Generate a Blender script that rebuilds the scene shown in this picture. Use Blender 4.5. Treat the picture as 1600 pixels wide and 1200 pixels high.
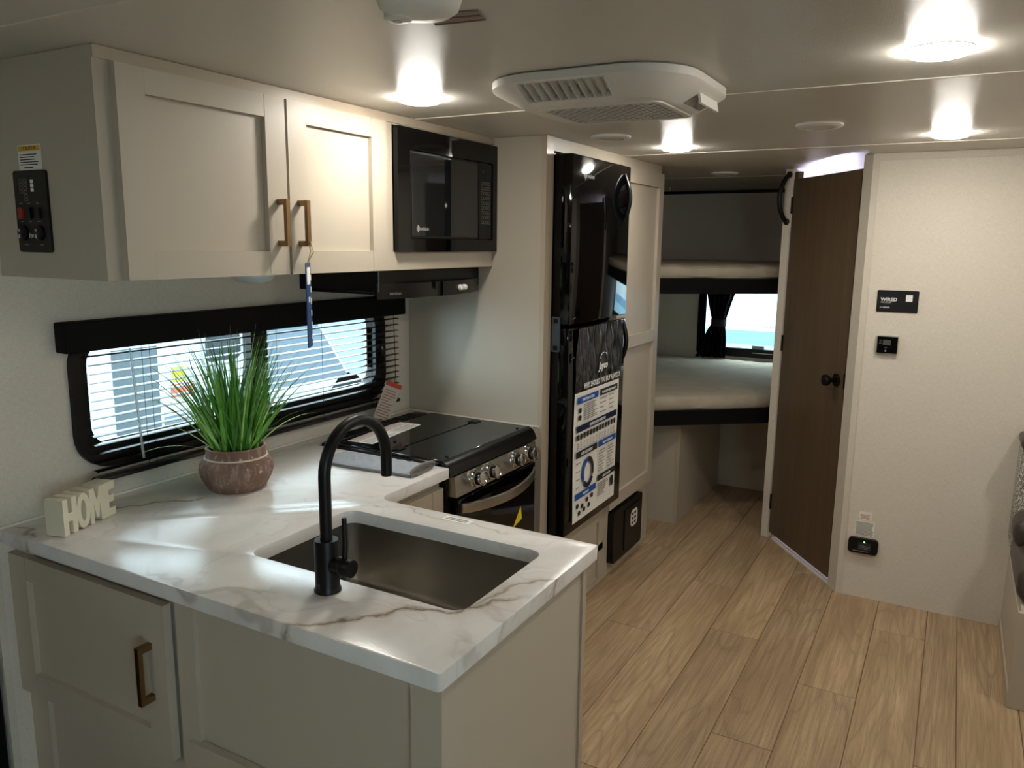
import bpy, bmesh, math, random
from mathutils import Vector as V, Matrix
from mathutils.geometry import tessellate_polygon
random.seed(7)
for o in list(bpy.data.objects): bpy.data.objects.remove(o)
S = bpy.context.scene
C = S.collection
PI = math.pi

# ------------------------------------------------------------------ camera
YAW, PIT, ROL, FPX, CAMZ = 0.50941, 0.17706, -0.01181, 1233.1, 1.6305
fw = V((-math.sin(YAW)*math.cos(PIT), math.cos(YAW)*math.cos(PIT), -math.sin(PIT)))
r0 = V((math.cos(YAW), math.sin(YAW), 0)); d0 = fw.cross(r0)
rt = r0*math.cos(ROL) + d0*math.sin(ROL); dn = -r0*math.sin(ROL) + d0*math.cos(ROL)
cd = bpy.data.cameras.new('camera'); cam = bpy.data.objects.new('camera', cd); C.objects.link(cam)
m = Matrix.Identity(4)
for i in range(3):
    m[i][0] = rt[i]; m[i][1] = -dn[i]; m[i][2] = -fw[i]
m[2][3] = CAMZ
cam.matrix_world = m
cd.sensor_width = 36; cd.lens = FPX/1600*36; cd.clip_start = 0.02
S.camera = cam
# ------------------------------------------------------------------ world, exposure
W = bpy.data.worlds.new('world'); S.world = W; W.use_nodes = True
bg = W.node_tree.nodes['Background']
bg.inputs[0].default_value = (0.86, 0.94, 1.0, 1); bg.inputs[1].default_value = 7.5
S.view_settings.view_transform = 'Standard'; S.view_settings.look = 'None'
S.view_settings.gamma = 1; S.view_settings.exposure = 0.4
S.view_settings.use_curve_mapping = False
LAMP = 115.0         # radiance of the ceiling puck lenses
BATH = 170.0

# ------------------------------------------------------------------ helpers
def lin(h):
    if isinstance(h, str):
        h = h.lstrip('#'); c = [int(h[i:i+2], 16)/255 for i in (0, 2, 4)]
    else: c = [v/255 for v in h]
    return tuple((v/12.92 if v <= .04045 else ((v+.055)/1.055)**2.4) for v in c) + (1,)
MATS = {}
def mat(name, col=None, rough=.5, metal=0, spec=.5, emit=None, es=0, trans=0, alpha=1, coat=0, ior=1.45):
    if name in MATS: return MATS[name]
    M_ = bpy.data.materials.new(name); M_.use_nodes = True
    b = M_.node_tree.nodes['Principled BSDF']
    if col is not None: b.inputs['Base Color'].default_value = lin(col)
    b.inputs['Roughness'].default_value = rough; b.inputs['Metallic'].default_value = metal
    b.inputs['Specular IOR Level'].default_value = spec; b.inputs['IOR'].default_value = ior
    if emit is not None:
        b.inputs['Emission Color'].default_value = lin(emit); b.inputs['Emission Strength'].default_value = es
    b.inputs['Transmission Weight'].default_value = trans; b.inputs['Alpha'].default_value = alpha
    b.inputs['Coat Weight'].default_value = coat
    MATS[name] = M_
    return M_
class NT:
    """tiny node-graph helper"""
    def __init__(s, M_): s.t = M_.node_tree; s.b = s.t.nodes['Principled BSDF']
    def n(s, typ, **kw):
        nd = s.t.nodes.new(typ)
        for k, v in kw.items():
            if k.startswith('i_'):
                key = k[2:].replace('_', ' ')
                nd.inputs[int(key) if key.isdigit() else key].default_value = v
            else: setattr(nd, k, v)
        return nd
    def l(s, a, b): s.t.links.new(a, b)
    def math(s, op, a, b=None, clamp=False):
        nd = s.t.nodes.new('ShaderNodeMath'); nd.operation = op; nd.use_clamp = clamp
        for i, v in enumerate((a, b)):
            if v is None: continue
            if isinstance(v, (int, float)): nd.inputs[i].default_value = v
            else: s.l(v, nd.inputs[i])
        return nd.outputs[0]
    def coords(s, scale=(1, 1, 1), kind='Object', loc=(0, 0, 0)):
        tc = s.t.nodes.new('ShaderNodeTexCoord'); mp = s.t.nodes.new('ShaderNodeMapping')
        mp.inputs['Scale'].default_value = scale; mp.inputs['Location'].default_value = loc
        s.l(tc.outputs[kind], mp.inputs['Vector']); return mp.outputs[0]
    def noise(s, vec, scale, detail=3, rough=.5, dist=0):
        nd = s.n('ShaderNodeTexNoise', i_Scale=scale, i_Detail=detail, i_Roughness=rough, i_Distortion=dist)
        if vec is not None: s.l(vec, nd.inputs['Vector'])
        return nd.outputs['Fac']
    def ramp(s, fac, stops):
        nd = s.t.nodes.new('ShaderNodeValToRGB'); e = nd.color_ramp.elements
        while len(e) < len(stops): e.new(.5)
        for i, (p, c) in enumerate(stops): e[i].position = p; e[i].color = c
        s.l(fac, nd.inputs[0]); return nd.outputs[0]
    def mix(s, fac, a, b, mode='MIX'):
        nd = s.t.nodes.new('ShaderNodeMix'); nd.data_type = 'RGBA'; nd.blend_type = mode
        for sock, v in ((nd.inputs[0], fac), (nd.inputs[6], a), (nd.inputs[7], b)):
            if isinstance(v, (int, float)): sock.default_value = v
            elif isinstance(v, tuple): sock.default_value = v
            else: s.l(v, sock)
        return nd.outputs[2]
    def col(s, c): s.l(c, s.b.inputs['Base Color'])
    def bump(s, h, strength=.2, dist=.002):
        nd = s.n('ShaderNodeBump', i_Strength=strength, i_Distance=dist); s.l(h, nd.inputs['Height'])
        s.l(nd.outputs[0], s.b.inputs['Normal'])
def g(v): return (v, v, v, 1)

class MB:
    def __init__(s): s.bm = bmesh.new()
    def box(s, x0, x1, y0, y1, z0, z1, bev=0, seg=1):
        b2 = bmesh.new(); bmesh.ops.create_cube(b2, size=1)
        for v in b2.verts: v.co = V(((x0+x1)/2+v.co.x*(x1-x0), (y0+y1)/2+v.co.y*(y1-y0), (z0+z1)/2+v.co.z*(z1-z0)))
        if bev: bmesh.ops.bevel(b2, geom=b2.edges[:], offset=bev, segments=seg, affect='EDGES', profile=.5)
        s.add(b2); return s
    def add(s, b2):
        me = bpy.data.meshes.new('tmp'); b2.to_mesh(me); b2.free(); s.bm.from_mesh(me); bpy.data.meshes.remove(me); return s
    def prism(s, pts, fr, t0, t1):
        """2-D outline pts placed in frame fr=(o,r,u); extruded t0..t1 along r x u"""
        o, r, u = fr; n = r.cross(u)
        a = [s.bm.verts.new(o+r*p[0]+u*p[1]+n*t0) for p in pts]; b = [s.bm.verts.new(o+r*p[0]+u*p[1]+n*t1) for p in pts]
        k = len(pts)
        s.bm.faces.new(a[::-1]); s.bm.faces.new(b)
        for i in range(k): s.bm.faces.new((a[i], a[(i+1) % k], b[(i+1) % k], b[i]))
        return s
    def ring(s, po, pi, fr, t0, t1):
        o, r, u = fr; n = r.cross(u); L = []
        for pts, t in ((po, t0), (po, t1), (pi, t1), (pi, t0)): L.append([s.bm.verts.new(o+r*p[0]+u*p[1]+n*t) for p in pts])
        k = len(po)
        for a, b in ((0, 1), (1, 2), (2, 3), (3, 0)):
            for i in range(k): s.bm.faces.new((L[a][i], L[a][(i+1) % k], L[b][(i+1) % k], L[b][i]))
        return s
    def loft(s, loops, closed=True, cap0=True, cap1=True):
        L = [[s.bm.verts.new(p) for p in lp] for lp in loops]; k = len(L[0])
        for a, b in zip(L, L[1:]):
            for i in range(k if closed else k-1): s.bm.faces.new((a[i], a[(i+1) % k], b[(i+1) % k], b[i]))
        if cap0 and closed: s.bm.faces.new(L[0][::-1])
        if cap1 and closed: s.bm.faces.new(L[-1])
        return s
    def lathe(s, prof, o, ax=V((0, 0, 1)), n=24):
        """prof [(r,h)] around axis ax at o"""
        ax = ax.normalized(); e1 = ax.orthogonal().normalized(); e2 = ax.cross(e1)
        loops = [[o+ax*h+(e1*math.cos(2*PI*i/n)+e2*math.sin(2*PI*i/n))*max(r, 1e-5) for i in range(n)] for r, h in prof]
        return s.loft(loops)
    def tube(s, pts, rad, n=10):
        pts = [V(p) for p in pts]; k = len(pts); loops = []; up = None
        for i, p in enumerate(pts):
            t = (pts[min(i+1, k-1)]-pts[max(i-1, 0)]).normalized()
            if up is None: up = t.orthogonal().normalized()
            up = (up - t*up.dot(t)).normalized(); sd = t.cross(up)
            r = rad[i] if isinstance(rad, (list, tuple)) else rad
            loops.append([p+(up*math.cos(2*PI*j/n)+sd*math.sin(2*PI*j/n))*r for j in range(n)])
        return s.loft(loops)
    def bar(s, p, q, w, h, up=V((0, 0, 1))):
        p, q = V(p), V(q); t = (q-p).normalized(); sd = t.cross(up).normalized(); u2 = sd.cross(t)
        lp = lambda c: [c+sd*(w/2)+u2*(h/2), c-sd*(w/2)+u2*(h/2), c-sd*(w/2)-u2*(h/2), c+sd*(w/2)-u2*(h/2)]
        return s.loft([lp(p), lp(q)])
    def quad(s, *p): s.bm.faces.new([s.bm.verts.new(q) for q in p]); return s
    def bevel(s, w, seg=1, ang=.6):
        ed = [e for e in s.bm.edges if len(e.link_faces) == 2 and e.calc_face_angle(0) > ang]
        bmesh.ops.recalc_face_normals(s.bm, faces=s.bm.faces)
        bmesh.ops.bevel(s.bm, geom=ed, offset=w, segments=seg, affect='EDGES', profile=.5); return s

ORG = {}
def obj(name, mb, material, parent=None, smooth=True, origin=None, norm=True):
    bm = mb.bm
    if norm: bmesh.ops.recalc_face_normals(bm, faces=bm.faces)
    if parent is not None: o0 = ORG[parent.name]
    elif origin is not None: o0 = V(origin)
    else:
        xs = [v.co for v in bm.verts]
        o0 = V(((min(v.x for v in xs)+max(v.x for v in xs))/2, (min(v.y for v in xs)+max(v.y for v in xs))/2, min(v.z for v in xs)))
    bmesh.ops.translate(bm, verts=bm.verts, vec=-o0)
    me = bpy.data.meshes.new(name); bm.to_mesh(me); bm.free()
    if smooth:
        me.polygons.foreach_set('use_smooth', [True]*len(me.polygons)); me.set_sharp_from_angle(angle=math.radians(38))
    me.materials.append(material)
    ob = bpy.data.objects.new(name, me); C.objects.link(ob)
    if parent is not None: ob.parent = parent
    else: ob.location = o0
    ORG[ob.name] = o0
    return ob
def thing(name, label, cat, loc, group=None):
    o = bpy.data.objects.new(name, None); o.empty_display_size = .05; C.objects.link(o); o.location = loc
    ORG[o.name] = V(loc); return tag(o, label, cat, group)
def tag(o, label, cat, group=None, kind=None):
    o['label'] = label; o['category'] = cat
    if group: o['group'] = group
    if kind: o['kind'] = kind
    return o
def struct(o): o['kind'] = 'structure'; return o
def dup(root, loc, label=None):
    r = root.copy(); C.objects.link(r); r.location = loc
    if label: r['label'] = label
    for ch in list(root.children):
        c = ch.copy(); C.objects.link(c); c.parent = r
        for g2 in list(ch.children):
            d = g2.copy(); C.objects.link(d); d.parent = c
    ORG[r.name] = V(loc)
    return r
def rrect(w, h, r, n=5, cx=0, cy=0):
    """rounded rectangle, counter-clockwise, centred on cx,cy"""
    P = []
    for sx, sy, a0 in ((1, -1, -PI/2), (1, 1, 0), (-1, 1, PI/2), (-1, -1, PI)):
        for i in range(n+1):
            a = a0+PI/2*i/n; P.append((cx+sx*(w/2-r)+r*math.cos(a), cy+sy*(h/2-r)+r*math.sin(a)))
    return P
def rr2(x0, x1, y0, y1, r, n=5): return rrect(x1-x0, y1-y0, r, n, (x0+x1)/2, (y0+y1)/2)
X, Y, Z = V((1, 0, 0)), V((0, 1, 0)), V((0, 0, 1))
def frx(x, y=0, z=0): return (V((x, y, z)), Y, Z)       # plane facing +x, local = (y, z)
def fry(y, x=0, z=0): return (V((x, y, z)), X, Z)       # plane facing -y, local = (x, z)
def frz(z): return (V((0, 0, z)), X, Y)                 # plane facing +z
def text(name, s, size, fr, material, parent, t=.0008, align='LEFT', sx=1.0, bold=0.0, ext=0.0002, shear=0.0):
    cu = bpy.data.curves.new('txt', 'FONT'); cu.body = s; cu.size = size; cu.align_x = align; cu.resolution_u = 2
    cu.offset = bold; cu.extrude = ext; cu.shear = shear
    ob = bpy.data.objects.new('txt', cu); C.objects.link(ob)
    dg = bpy.context.evaluated_depsgraph_get(); dg.update()
    me = bpy.data.meshes.new_from_object(ob.evaluated_get(dg))
    bpy.data.objects.remove(ob); bpy.data.curves.remove(cu)
    o, r, u = fr; n = r.cross(u); o0 = ORG[parent.name]
    for v in me.vertices: v.co = o+r*(v.co.x*sx)+u*v.co.y+n*(v.co.z+t) - o0
    me.name = name; me.materials.clear(); me.materials.append(material)
    ob = bpy.data.objects.new(name, me); C.objects.link(ob); ob.parent = parent; ORG[ob.name] = o0
    return ob
def lines(mb, fr, x0, x1, ys, h, t0=.0004, t1=.0008, jit=.25):
    for y in ys:
        e = x1-(x1-x0)*jit*random.random(); mb.prism([(x0, y), (e, y), (e, y+h), (x0, y+h)], fr, t0, t1)

# ------------------------------------------------------------------ materials
def mk_cab():
    M_ = mat('cabinet_paint', '#b5aa99', .42); t = NT(M_)
    nz = t.noise(t.coords((60, 60, 6)), 6, 3); t.bump(nz, .06, .001); return M_
cab = mk_cab()
cabin = cab
edge = mat('edge_banding', '#b0a18d', .35)
def mk_wall(name, c1, c2):
    M_ = mat(name, c1, .6); t = NT(M_)
    a = t.noise(t.coords((900, 900, 60)), 1.0, 2); b = t.noise(t.coords((60, 60, 900)), 1.0, 2)
    h = t.math('ADD', a, b); t.col(t.ramp(t.math('MULTIPLY', h, .5), [(.35, lin(c2)), (.65, lin(c1))])); t.bump(h, .25, .0012); return M_
wallm = mk_wall('linen_wallpaper', '#dbd3c5', '#c9bfb0')
wallg = mk_wall('linen_wallpaper_trim', '#d0c8b9', '#c3baaa')
def mk_ceil():
    M_ = mat('ceiling_vinyl', '#d0ccc3', .34, spec=.3); t = NT(M_)
    a = t.noise(t.coords((420, 45, 1)), 1.0, 2); b = t.noise(t.coords((45, 420, 1)), 1.0, 2)
    t.bump(t.math('ADD', a, b), .30, .0012); return M_
ceilm = mk_ceil()
def mk_wood():
    M_ = mat('oak_plank', '#b09673', .38); t = NT(M_)
    oi = t.t.nodes.new('ShaderNodeObjectInfo'); tc = t.t.nodes.new('ShaderNodeTexCoord')
    cb = t.t.nodes.new('ShaderNodeCombineXYZ'); t.l(t.math('MULTIPLY', oi.outputs['Random'], 37), cb.inputs[0]); t.l(t.math('MULTIPLY', oi.outputs['Random'], 91), cb.inputs[1])
    ad = t.n('ShaderNodeVectorMath', operation='ADD'); t.l(tc.outputs['Object'], ad.inputs[0]); t.l(cb.outputs[0], ad.inputs[1])
    def mp(sc):
        q = t.t.nodes.new('ShaderNodeMapping'); q.inputs['Scale'].default_value = sc; t.l(ad.outputs[0], q.inputs['Vector']); return q.outputs[0]
    base = t.noise(mp((7.5, .75, 1)), 1.0, 1.5, .4, .25)                 # broad cathedral field
    ringv = t.math('FRACT', t.math('MULTIPLY', base, 13))
    rings = t.ramp(ringv, [(0, g(.2)), (.10, g(.75)), (.5, g(1)), (.86, g(.9)), (1, g(.2))])
    fine = t.noise(mp((300, 5, 1)), 1.0, 3, .65)
    mid = t.noise(mp((60, 1.6, 1)), 1.0, 3, .6)
    blot = t.noise(mp((6, 1.3, 1)), 1.0, 2)
    c1 = t.ramp(blot, [(.3, lin('#a2855f')), (.52, lin('#b79a73')), (.75, lin('#c3a880'))])
    c2 = t.mix(t.math('MULTIPLY', t.math('SUBTRACT', 1.0, rings), .62), c1, lin('#7f664e'))
    c2 = t.mix(t.ramp(mid, [(.42, g(0)), (.75, g(.75))]), c2, lin('#866b4d'))
    c3 = t.mix(t.ramp(fine, [(.42, g(0)), (.72, g(.7))]), c2, lin('#7d6449'))
    v = t.math('ADD', t.math('MULTIPLY', oi.outputs['Random'], .22), .88)
    hv = t.n('ShaderNodeHueSaturation'); t.l(c3, hv.inputs['Color']); t.l(v, hv.inputs['Value']); hv.inputs['Saturation'].default_value = .92
    t.col(hv.outputs[0]); t.bump(t.math('ADD', fine, rings), .12, .0008); return M_
woodm = mk_wood()
seamm = mat('floor_seam', '#7d6449', .7)
def mk_marble():
    M_ = mat('marble_laminate', '#e9e6e1', .2, spec=.5); t = NT(M_)
    tc = t.t.nodes.new('ShaderNodeTexCoord')
    sw = t.n('ShaderNodeTexNoise', i_Scale=2.1, i_Detail=4.0); t.l(tc.outputs['Object'], sw.inputs['Vector'])
    off = t.n('ShaderNodeVectorMath', operation='SCALE'); t.l(sw.outputs['Color'], off.inputs[0]); off.inputs['Scale'].default_value = .75
    ad = t.n('ShaderNodeVectorMath', operation='ADD'); t.l(tc.outputs['Object'], ad.inputs[0]); t.l(off.outputs[0], ad.inputs[1])
    def vein(rotz, sc, freq, thr, seed):
        q = t.t.nodes.new('ShaderNodeMapping'); q.inputs['Rotation'].default_value = (0, 0, rotz); q.inputs['Scale'].default_value = sc; q.inputs['Location'].default_value = (seed, seed*.7, 0)
        t.l(ad.outputs[0], q.inputs['Vector']); nz = t.noise(q.outputs[0], freq, 3, .5)
        return t.math('ABSOLUTE', t.math('SUBTRACT', nz, .5)), q.outputs[0]
    v1, m1 = vein(-1.0, (1, 3.0, 1), .95, .02, 2.9)
    v2, m2 = vein(-.6, (1, 2.2, 1), 1.7, .02, 6.1)
    mk1 = t.ramp(t.noise(tc.outputs['Object'], 1.9, 1), [(.50, g(0)), (.60, g(1))])
    a1 = t.ramp(v1, [(0, g(1)), (.006, g(.8)), (.012, g(.1)), (.05, g(0))])
    soft = t.ramp(v1, [(0, g(1)), (.04, g(.5)), (.10, g(0))])
    a2 = t.ramp(v2, [(0, g(1)), (.004, g(.4)), (.013, g(0))])
    cloud = t.noise(ad.outputs[0], 3.0, 5, .6)
    c0 = t.ramp(cloud, [(.3, lin('#cfcbc6')), (.6, lin('#e0ddd9')), (1, lin('#e6e4e1'))])
    c1 = t.mix(t.math('MULTIPLY', t.math('MULTIPLY', soft, mk1), .25), c0, lin('#b9ab97'))
    c2 = t.mix(t.math('MULTIPLY', t.math('MULTIPLY', a1, mk1), .35), c1, lin('#6f6252'))
    c3 = t.mix(t.math('MULTIPLY', a2, .22), c2, lin('#8d8780'))
    sx_ = t.t.nodes.new('ShaderNodeSeparateXYZ'); t.l(tc.outputs['Object'], sx_.inputs[0])
    s2 = t.n('ShaderNodeTexNoise', i_Scale=9.0, i_Detail=4.0); t.l(tc.outputs['Object'], s2.inputs['Vector'])
    s2s = t.t.nodes.new('ShaderNodeSeparateXYZ'); t.l(s2.outputs['Color'], s2s.inputs[0])
    wx = t.math('ADD', sx_.outputs[0], t.math('MULTIPLY', t.math('SUBTRACT', s2s.outputs[0], .5), .13))
    wy = t.math('ADD', sx_.outputs[1], t.math('MULTIPLY', t.math('SUBTRACT', s2s.outputs[1], .5), .13))
    for (ax_, ay_, bx_, by_), wd, st in (((-1.08, .99, -.70, 1.36), .012, .9), ((-.80, 1.27, -.69, 1.52), .010, .6), ((-1.99, 1.20, -1.78, 1.47), .010, .8), ((-2.03, 1.06, -1.90, 1.02), .010, .7), ((-1.62, 1.44, -1.28, 1.70), .005, .35), ((-1.30, 1.68, -.9, 1.64), .005, .45)):
        ln_ = math.hypot(bx_-ax_, by_-ay_); ux, uy = (bx_-ax_)/ln_, (by_-ay_)/ln_
        px = t.math('SUBTRACT', wx, ax_); py = t.math('SUBTRACT', wy, ay_)
        al = t.math('ADD', t.math('MULTIPLY', px, ux), t.math('MULTIPLY', py, uy)); ac_ = t.math('ABSOLUTE', t.math('SUBTRACT', t.math('MULTIPLY', px, uy), t.math('MULTIPLY', py, ux)))
        mk = t.ramp(t.math('DIVIDE', al, ln_), [(0, g(0)), (.12, g(1)), (.85, g(1)), (1, g(0))])
        vn = t.math('MULTIPLY', t.ramp(t.math('DIVIDE', ac_, wd), [(0, g(1)), (.35, g(.5)), (1, g(0))]), mk)
        hz_ = t.math('MULTIPLY', t.ramp(t.math('DIVIDE', ac_, wd*5), [(0, g(1)), (.5, g(.4)), (1, g(0))]), mk)
        c3 = t.mix(t.math('MULTIPLY', hz_, st*.45), c3, lin('#bfb09a')); c3 = t.mix(t.math('MULTIPLY', vn, st), c3, lin('#6b5b49'))
    t.col(c3)
    f = t.noise(tc.outputs['Object'], 330, 2); t.bump(f, .28, .0008); return M_
marble = mk_marble()
brass = mat('champagne_bronze', '#8d7253', .36, 1)
blackm = mat('matte_black', '#070708', .42, spec=.35)
blackp = mat('black_plastic', '#0a0a0b', .38, spec=.35)
blackg = mat('gloss_black_glass', '#030304', .05, spec=.4)
blacks = mat('satin_black', '#050506', .25, spec=.35)
blackf = mat('black_fabric', '#070709', .75, spec=.2)
winglass = mat('microwave_glass', '#16181a', .04, spec=.9)
whitep = mat('white_plastic', '#d9d6cf', .4)
whiteb = mat('white_plastic_bright', '#e6e4de', .45)
def mk_steel(name, c, r, sc):
    M_ = mat(name, c, r, 1); t = NT(M_); f = t.noise(t.coords(sc), 1, 1)
    t.col(t.mix(f, lin(c), tuple(v*.9 for v in lin(c)[:3])+(1,))); return M_
steel = mk_steel('brushed_steel', '#a8a49c', .25, (2, 2, 300))
steelk = mk_steel('stainless_trim', '#b4b0a8', .3, (8, 8, 500))
chrome = mat('chrome', '#c9c9c9', .12, 1)
paper = mat('white_paper', '#e4e1da', .6)
ink = mat('ink_black', '#1c1c1e', .6)
inkg = mat('ink_grey', '#77756f', .6)
inkb = mat('ink_blue', '#1d4f9a', .5)
inkn = mat('ink_navy', '#151c3a', .5)
inkr = mat('ink_red', '#b4402c', .6)
inkp = mat('ink_pale_red', '#cf9b88', .6)
yel = mat('caution_yellow', '#d9a92c', .5)
yel2 = mat('warning_yellow', '#e0cc28', .5)
white = mat('print_white', '#e8e8e6', .5)
inkw = mat('print_light_grey', '#a9a9a6', .5)
def mk_fab(name, c1, c2, sc=500):
    M_ = mat(name, c1, .9, spec=.2); t = NT(M_); f = t.noise(t.coords(), sc, 2); w = t.noise(t.coords(), 9, 3)
    t.col(t.mix(w, lin(c2), lin(c1))); t.bump(t.math('ADD', f, t.math('MULTIPLY', w, 3)), .3, .002); return M_
mattm = mk_fab('mattress_cover', '#bdb29f', '#a39886')
mittm = mk_fab('grey_quilted_cotton', '#a9aeb6', '#969ba3', 700)
mittd = mk_fab('grey_lining', '#76736e', '#66635e', 700)
vinyl = mat('brown_vinyl', '#3d3630', .4)
def mk_speck():
    M_ = mat('speckled_upholstery', '#8f8a7c', .9); t = NT(M_); f = t.noise(t.coords(), 180, 3, .7)
    t.col(t.ramp(f, [(.4, lin('#55524a')), (.5, lin('#8f8a7c')), (.62, lin('#d9d5c8'))])); return M_
speck = mk_speck()
def mk_door():
    M_ = mat('brown_wood_laminate', '#5a4632', .42); t = NT(M_)
    a = t.noise(t.coords((70, 70, 1.6)), 1, 4, .6); b = t.noise(t.coords((9, 9, .7)), 1, 2)
    t.col(t.ramp(t.math('ADD', t.math('MULTIPLY', a, .6), t.math('MULTIPLY', b, .4)), [(.3, lin('#4f4031')), (.5, lin('#5c4b38')), (.72, lin('#685640'))])); t.bump(a, .08, .001); return M_
doorm = mk_door()
def mk_pot():
    M_ = mat('washed_terracotta', '#6d4d40', .75); t = NT(M_)
    st = t.noise(t.coords((60, 60, 12)), 1, 4, .7); sp = t.noise(t.coords(), 55, 3, .7); bl = t.noise(t.coords(), 14, 2)
    c = t.ramp(bl, [(.3, lin('#6a5146')), (.7, lin('#86695a'))])
    c = t.mix(t.ramp(st, [(.5, g(0)), (.75, g(.7))]), c, lin('#b0a195'))
    c = t.mix(t.ramp(sp, [(.64, g(0)), (.7, g(.8))]), c, lin('#cdbfae')); t.col(c); t.bump(sp, .2, .002); return M_
potm = mk_pot()
potw = mat('whitewash_ridge', '#cfc3b2', .75)
soil = mat('dark_soil', '#1a140e', .9)
leafs = []
for i, c in enumerate(('#4a8a2c', '#69a83c', '#356b22', '#9cc56a', '#b9d892')):
    leafs.append(mat('grass_blade_%d' % i, c, .45))
ceram = mat('cream_ceramic', '#d8d0b8', .3)
siding = mat('trailer_siding', '#b8c0c4', .4); sideg = mat('trailer_grey_graphic', '#5f6a74', .4); sideb = mat('trailer_blue_graphic', '#6a8aa2', .4)
tint = mat('trailer_window_glass', '#2a3136', .08)
concrete = mat('concrete', '#a9adab', .9)
ledm = mat('green_led', '#103010', .4, emit='#60ff60', es=4)
screen = mat('lcd_grey', '#4a4d46', .3)

def mk_glass():
    M_ = bpy.data.materials.new('window_glass'); M_.use_nodes = True; t = M_.node_tree; t.nodes.clear()
    o = t.nodes.new('ShaderNodeOutputMaterial'); mx = t.nodes.new('ShaderNodeMixShader'); tr = t.nodes.new('ShaderNodeBsdfTransparent'); gl = t.nodes.new('ShaderNodeBsdfGlossy')
    tr.inputs[0].default_value = (.86, .95, .97, 1); gl.inputs['Roughness'].default_value = .01; mx.inputs[0].default_value = .05
    t.links.new(tr.outputs[0], mx.inputs[1]); t.links.new(gl.outputs[0], mx.inputs[2]); t.links.new(mx.outputs[0], o.inputs[0]); return M_
glassm = mk_glass()

# ------------------------------------------------------------------ dimensions
XW, CT, H, YP, XF = -2.04, .907, 2.03, 2.735, -1.39
YR, XR, YB, YF = 6.0, 1.15, 3.865, -4.6          # rear wall, right wall, bath front wall, front wall
# ------------------------------------------------------------------ floor with planks
fl = obj('floor', MB().box(XW-.56, XR+.1, YF-.1, YR+.1, -.04, -.004), seamm, smooth=False, origin=(0, 0, 0)); struct(fl)
SX = [-2.04, -1.82, -1.615, -1.41, -1.205, -.999, -.79, -.585, -.383, -.178, .025, .143, .338, .54, .745, .95, 1.15]
OFF = {-1.41: 3.985, -1.205: 3.04, -.999: 3.655, -.79: 3.197, -.585: 2.463, -.383: 2.933, -.178: 3.553, .025: 2.618, .143: 2.3, .338: 3.0}
PL = 1.56
pcache = {}
for a, b in zip(SX, SX[1:]):
    y0 = OFF.get(a, 2.0+random.random()*PL)
    while y0 > YF: y0 -= PL
    while y0 < YR:
        s0, s1 = max(y0, YF), min(y0+PL, YR)
        if s1-s0 > .02:
            w, l = round(b-a, 3), round(s1-s0, 3)
            if (w, l) not in pcache:
                q = MB(); e = .0015
                q.box(-w/2+e, w/2-e, -l/2+e, l/2-e, -.004, 0)
                bmesh.ops.bevel(q.bm, geom=[ed for ed in q.bm.edges if all(v.co.z > -.001 for v in ed.verts)], offset=.0012, segments=1, affect='EDGES')
                me = bpy.data.meshes.new('plank'); bmesh.ops.recalc_face_normals(q.bm, faces=q.bm.faces); q.bm.to_mesh(me); q.bm.free(); me.materials.append(woodm); pcache[(w, l)] = me
            p = bpy.data.objects.new('plank', pcache[(w, l)]); C.objects.link(p); p.parent = fl; p.location = ((a+b)/2, (s0+s1)/2, 0)
        y0 += PL
# ------------------------------------------------------------------ ceiling
ce = obj('ceiling', MB().box(XW-.56, XR+.1, YF-.1, YR+.1, H, H+.05), ceilm, smooth=False, origin=(0, 0, H)); struct(ce)
for y in (-.36, .932, 2.222, 3.53, 4.83):
    obj('joint_strip', MB().box(XW, XR, y-.005, y+.005, H-.002, H+.001), mat('joint_strip', '#d6d0c2', .35), ce)
# ------------------------------------------------------------------ walls
KY0, KY1, KZ0, KZ1 = 1.272, 2.49, 1.065, 1.35       # kitchen window opening
q = MB()
q.box(XW-.04, XW, .995, KY0, 0, H); q.box(XW-.04, XW, KY1, YR, 0, H); q.box(XW-.04, XW, KY0, KY1, 0, KZ0); q.box(XW-.04, XW, KY0, KY1, KZ1, H)
q.box(XW-.5, XW-.04, .995, 1.03, 0, H)
struct(obj('wall_left', q, wallm, smooth=False))
struct(obj('trim_1', MB().box(XW-.001, XW+.003, .993, 1.012, 0, H), wallg, smooth=False))
q = MB(); q.box(XW-.5, XW-.46, YF, 1.03, 0, H); q.box(XW-.46, XW, YF, YF+.04, 0, H)
struct(obj('wall_alcove', q, wallm, smooth=False))
RX0, RX1, RZ0, RZ1 = -1.665, -.90, .868, 1.30
q = MB()
q.box(XW, RX0, YR, YR+.04, 0, H); q.box(RX1, XR, YR, YR+.04, 0, H); q.box(RX0, RX1, YR, YR+.04, 0, RZ0); q.box(RX0, RX1, YR, YR+.04, RZ1, H)
struct(obj('wall_rear', q, wallm, smooth=False))
struct(obj('trim_2', MB().box(XW, -.845, YR-.015, YR, H-.022, H-.001), blackm, smooth=False))
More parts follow.
